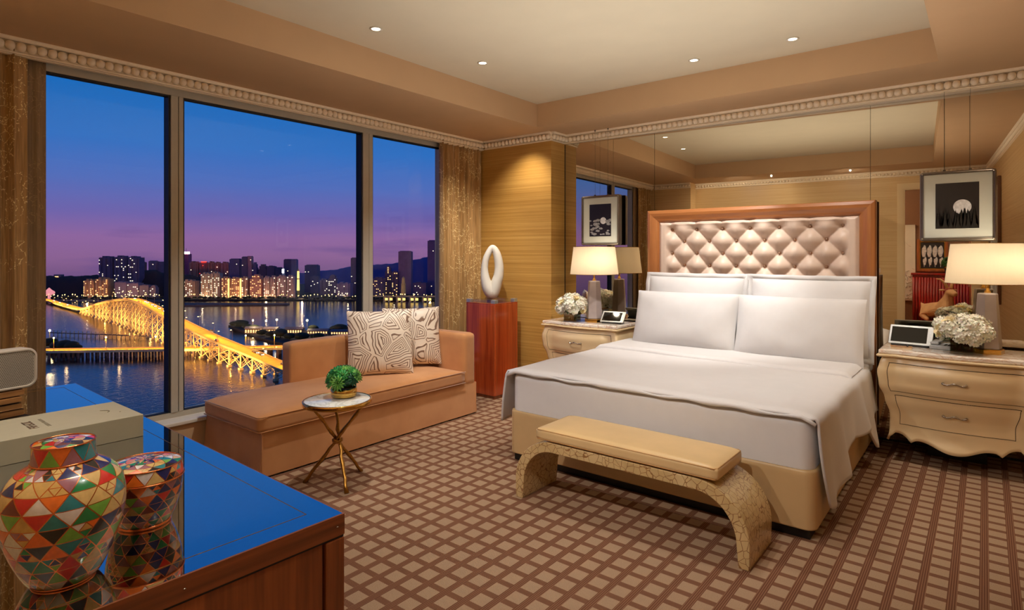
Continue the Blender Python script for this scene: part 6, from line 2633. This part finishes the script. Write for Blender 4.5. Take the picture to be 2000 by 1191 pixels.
# sodium light on the long bridge: rows over the deck, floods at the pier feet
SOD = (1.0, 0.48, 0.03)
for k in range(9):
    i = 4 + k * 7
    p, q = BPTS[min(i - 3, NB)], BPTS[min(i + 4, NB)]
    c_ = (p + q) / 2
    d = q - p
    lamp('bridge_deck_light', 'AREA', (c_.x, c_.y, max(p.z, q.z, BPTS[min(i, NB)].z) + 8.5), 13000 * (d.length / 80), SOD, size=d.length, size_y=1.0, rot=(0, 0, math.atan2(d.y, d.x)))
for k in range(9):
    i = 14 + k * 5
    if i > NB - 2:
        break
    nn, d = nrm(BPTS, i)
    # flood bar low over the water on the hotel side, turned to the piers
    sgn = min((-1, 1), key=lambda s_: (BPTS[i] + nn * s_ * 20).length)
    q = BPTS[i] + nn * sgn * 20
    lamp('bridge_flood', 'AREA', (q.x, q.y, WZ + 4), 33000, (1.0, 0.52, 0.12), size=70, size_y=2.0, aim=(BPTS[i].x, BPTS[i].y, WZ + 0.45 * (BPTS[i].z - WZ)))

for k in range(7):
    i = 28 + k * 4
    if i > NB - 2:
        break
    q = BPTS[i].lerp(BPTS[i + 1], 0.5)
    lamp('pier_foot_light', 'POINT', (q.x, q.y, WZ + 4.0), 2600, (1.0, 0.50, 0.10), 0.6)

# ------------------------------------------------------------------ low causeway across the view
cs = thing('low_causeway', 'low lit road causeway on short piles crossing the water below the humped bridge', 'bridge', (0, 0, 0))
CA, CB = at(60, 455, 0), at(620, 475, 0)
d_ = (CB - CA)
Lc = d_.length
ang = math.atan2(d_.y, d_.x)
RT = Matrix.Translation((CA.x, CA.y, 0)) @ Matrix.Rotation(ang, 4, 'Z')
zd = WZ + 5.6
m_ = MB().box(0, Lc, -6, 6, zd - 0.9, zd).box(0, Lc, -6.2, -5.9, zd - 0.9, zd + 0.9).box(0, Lc, 5.9, 6.2, zd - 0.9, zd + 0.9).xf(RT)
m_.build('deck', M['concrete'], cs)
MB().box(0, Lc, -5.8, 5.8, zd, zd + 0.08).xf(RT).build('roadway', M['asphalt'], cs)
for k in range(int(Lc / 7)):
    m_ = MB()
    for s in (-5, 0, 5):
        m_.box(k * 7 + 2, k * 7 + 3.2, s - 0.6, s + 0.6, WZ - 1, zd - 0.9)
    m_.xf(RT)
    m_.build('pile', M['quay'], cs)
cl_me = MB().tube([(0, 0, 0), (0, 0, 9.5)], 0.16, 5).ico((0, 0, 9.8), 0.65, 1, 1).mesh('lamp_post', [M['lamppole'], M['lampwhite']])
for u in (105, 207, 304, 480, 536):
    p = at(u, 455 + (u - 60) / 560 * 20, zd)
    o = bpy.data.objects.new('lamp_post', cl_me)
    COL.objects.link(o)
    o.parent = cs
    o.location = p
for k in range(5):
    p = CA.lerp(CB, (k + 0.5) / 5)
    lamp('causeway_light', 'AREA', (p.x, p.y, zd + 9), 9000, SOD, size=Lc / 5, size_y=1.0, rot=(0, 0, ang))
for k in range(3):
    p = CA.lerp(CB, (0.12, 0.30, 0.47)[k])
    lamp('causeway_flood', 'POINT', (p.x * 0.965, p.y * 0.965, WZ + 7), 600, (1.0, 0.6, 0.25), 0.6)

# thin jetty with white posts
jt = thing('jetty', 'thin pale jetty with posts between the humped bridge and the left shore', 'jetty', (0, 0, 0))
JA, JB = at(98, 585, 0), at(285, 560, 0)
dj = JB - JA
RJ = Matrix.Translation((JA.x, JA.y, 0)) @ Matrix.Rotation(math.atan2(dj.y, dj.x), 4, 'Z')
MB().box(0, dj.length, -1.2, 1.2, WZ + 2.2, WZ + 2.8).xf(RJ).build('deck', M['quay'], jt)
for k in range(int(dj.length / 5)):
    MB().box(k * 5, k * 5 + 0.5, -1.1, -0.6, WZ - 1, WZ + 5.0).xf(RJ).build('post', M['concrete'], jt)

# low far bridge in the right pane
fb = thing('far_bridge', 'low far bridge with lit arches in the right pane', 'bridge', (0, 0, 0))
FA, FB = at(716, 1000, 0), at(900, 985, 0)
df = FB - FA
RF = Matrix.Translation((FA.x, FA.y, 0)) @ Matrix.Rotation(math.atan2(df.y, df.x), 4, 'Z')
MB().box(0, df.length, -4, 4, WZ + 8.2, WZ + 9.6).box(0, df.length, -4.2, -3.9, WZ + 9.6, WZ + 10.4).xf(RF).build('deck', M['concrete'], fb)
k = 0
x = 30.0
while x < df.length:
    MB().box(x, x + 2.4, -3, 3, WZ - 1, WZ + 8.2).xf(RF).build('pier', M['concrete'], fb)
    m_ = MB().box(x + 3, x + 7.5, -3.4, -3.0, WZ + 2.5, WZ + 6.5).xf(RF)
    m_.build('arch_light', M['win_g'], fb)
    k += 1
    x += 8 if k % 2 else 14
for k in range(3):
    p = FA.lerp(FB, (k + 0.5) / 3)
    lamp('far_bridge_light', 'AREA', (p.x, p.y, WZ + 18), 60000, SOD, size=df.length / 3, size_y=1.0, rot=(0, 0, math.atan2(df.y, df.x)))

# glow of the waterfront on its buildings
for k, u in enumerate((170, 245, 395, 460, 520, 590, 680, 770, 840)):
    p = at(u, 1036, WZ + 7)
    lamp('waterfront_light', 'POINT', p, 9000 if u < 600 else 6000, (1.0, 0.66, 0.36), 1.0)

# ------------------------------------------------------------------ marina spit on the right
far_poly([at(446, 655, 0), at(520, 620, 0), at(600, 612, 0), at(720, 600, 0), at(900, 585, 0), at(900, 470, 0), at(640, 500, 0), at(560, 515, 0), at(500, 560, 0)], WZ - 2, WZ + 1.6, 'shore_spit', M['land'])
mm = [(478, 508, 585, 5.0, 'long low lit ferry shed on the marina spit behind the chaise'), (513, 540, 590, 4.0, 'second low lit shed on the marina spit'),
      (556, 590, 585, 4.5, 'low lit marina hall on the spit, third from left'), (600, 640, 580, 3.5, 'low marina hall with lit eaves near the left cushion'),
      (646, 690, 575, 3.5, 'low marina hall just left of the chaise cushions'), (690, 740, 570, 3.5, 'low marina hall behind the chaise cushions')]
for u0, u1, fw, h, lb in mm:
    w = (u1 - u0) / 1158 * fw
    o = thing('marina_shed', lb, 'building', at((u0 + u1) / 2, fw, WZ + 1.6), YAW, 'marina sheds')
    MB().box(-w / 2, w / 2, 0, 8, 0, h).build('walls', bmat((150, 120, 96)), o)
    MB().prism([(-1, h), (4, h + 1.6), (9, h)], 'x', -w / 2 - 0.6, w / 2 + 0.6).build('roof', bmat((90, 74, 80)), o)
    m = MB()
    n = int(w / 2.4)
    for k in range(n):
        m.box(-w / 2 + (k + .2) * w / n, -w / 2 + (k + .7) * w / n, -0.1, 0, 0.8, h * 0.7)
    m.build('lit_windows', M['win_o'], o, kind='stuff')
rnd = random.Random(8)
spit_trees = [(458, 640), (470, 632), (484, 618), (497, 596), (512, 572), (530, 560), (548, 556), (566, 545), (590, 540), (612, 600), (652, 600), (664, 598), (676, 597), (700, 596), (620, 540), (650, 530)]
labels = ['first', 'second', 'third', 'fourth', 'fifth', 'sixth', 'seventh', 'eighth', 'ninth', 'tenth', 'eleventh', 'twelfth', 'thirteenth', 'fourteenth', 'fifteenth', 'sixteenth']
for k, (u, fw) in enumerate(sorted(spit_trees)):
    o = inst(bpy.data.objects.new('tree', tr_me), loc=at(u, fw, WZ + 1.4))
    s = rnd.uniform(0.8, 1.25)
    o.scale = (s * 1.3, s * 1.2, s)
    o.rotation_euler = (0, 0, k)
    tag(o, 'dark round tree on the marina spit, %s from the left' % labels[k], 'tree', 'trees on the marina spit')
fl_me = MB().tube([(0, 0, 0), (0, 0, 11)], 0.16, 5).ico((0, 0, 11.4), 1.0, 2, 1).mesh('floodlight', [M['lamppole'], M['lampwhite']])
for k, (u, fw, s) in enumerate(((494, 600, 0.8), (520, 595, 0.6), (540.5, 606, 1.0), (600, 600, 1.0), (97, 520, 0.9))):
    o = inst(bpy.data.objects.new('floodlight', fl_me), loc=at(u, fw, WZ + 1.5))
    o.scale = (s, s, 1)
    tag(o, ['bright floodlight on a mast, leftmost on the marina spit', 'dim floodlight on a mast, second on the marina spit', 'brightest floodlight on a mast, third on the marina spit',
            'bright floodlight on a mast nearest the chaise cushions', 'bright floodlight on a mast at the far left by the trees'][k], 'floodlight', 'floodlight masts')
    lamp('flood_light', 'POINT', at(u, fw - 6, WZ + 14), 9000 * s, (1.0, 0.72, 0.36), 0.8)

# small craft moored by the spit
bo_me = MB().prism([(-3.5, -1.2), (3, -1.2), (4.6, 0), (3, 1.2), (-3.5, 1.2)], 'z', 0, 1.2).box(-2, 1.2, -0.8, 0.8, 1.2, 2.6, 1).tube([(0, 0, 2.6), (0, 0, 9)], 0.08, 4, 1).mesh('boat', [M['white_paint'], M['lamppole']])
for k, (u, fw) in enumerate(((398, 622), (386, 640), (372, 650), (412, 610), (640, 516), (662, 512), (684, 508), (612, 530))):
    o = inst(bpy.data.objects.new('boat', bo_me), loc=at(u, fw, WZ - 0.3 if u < 500 else WZ + 1.6), rot=(0, 0, YAW + k))
    tag(o, ('small moored sailing boat behind the humped bridge right of the mullion' if u < 500 else 'small sailing boat laid up on the marina spit by the chaise cushions'), 'boat', 'boats behind the bridge' if u < 500 else 'boats on the spit')

# trees on the near left islet
far_poly([at(40, 470, 0), at(160, 475, 0), at(152, 500, 0), at(40, 560, 0)], WZ - 2, WZ + 1.2, 'shore_islet', M['land'])
for k, (u, fw, s) in enumerate(((98, 500, 1.3), (112, 485, 1.2), (126, 484, 1.35), (140, 482, 1.25), (150, 480, 0.9))):
    o = inst(bpy.data.objects.new('tree', tr_me), loc=at(u, fw, WZ + 1.0))
    o.scale = (s, s, s * 0.95)
    tag(o, 'dark round tree on the islet at far left, %s from the left' % labels[k], 'tree', 'trees on the left islet')

for o in list(SC.objects):
    if o.type == 'LIGHT' and o.location.z < -20:
        if o.data.type == 'AREA':
            o.data.spread = math.radians(90 if 'flood' not in o.name else 110)


def nth(k):
    return '%d%s' % (k, 'th' if 10 <= k % 100 <= 20 else {1: 'st', 2: 'nd', 3: 'rd'}.get(k % 10, 'th'))


def view_u(o):
    p = o.location
    f = -p.x * math.sin(YAW) + p.y * math.cos(YAW)
    return 1000 + 1158 * (p.x * math.cos(YAW) + p.y * math.sin(YAW)) / f


def count_off(group, words):
    """labels of a long row, counted from the left within each window pane"""
    row = sorted([o for o in SC.objects if o.get('group') == group], key=view_u)
    for nm, a, b in (('left', -99, 335), ('middle', 335, 712), ('right', 712, 2000)):
        for k, o in enumerate([o for o in row if a <= view_u(o) < b]):
            o['label'] = words % (nm, nth(k + 1))


count_off('far waterfront street lights', 'tiny glowing waterfront street light seen in the %s pane, %s from its left')
count_off('far waterfront trees', 'small dark waterfront tree seen in the %s pane, %s from its left')
count_off('cars on the long bridge', 'tiny lit car on the humped bridge seen in the %s pane, %s from its left')
for g_, w_ in (('boats behind the bridge', 'small moored sailing boat behind the humped bridge, %s from the left'), ('boats on the spit', 'small sailing boat laid up on the marina spit, %s from the left')):
    for k, o in enumerate(sorted([o for o in SC.objects if o.get('group') == g_], key=view_u)):
        o['label'] = w_ % nth(k + 1)
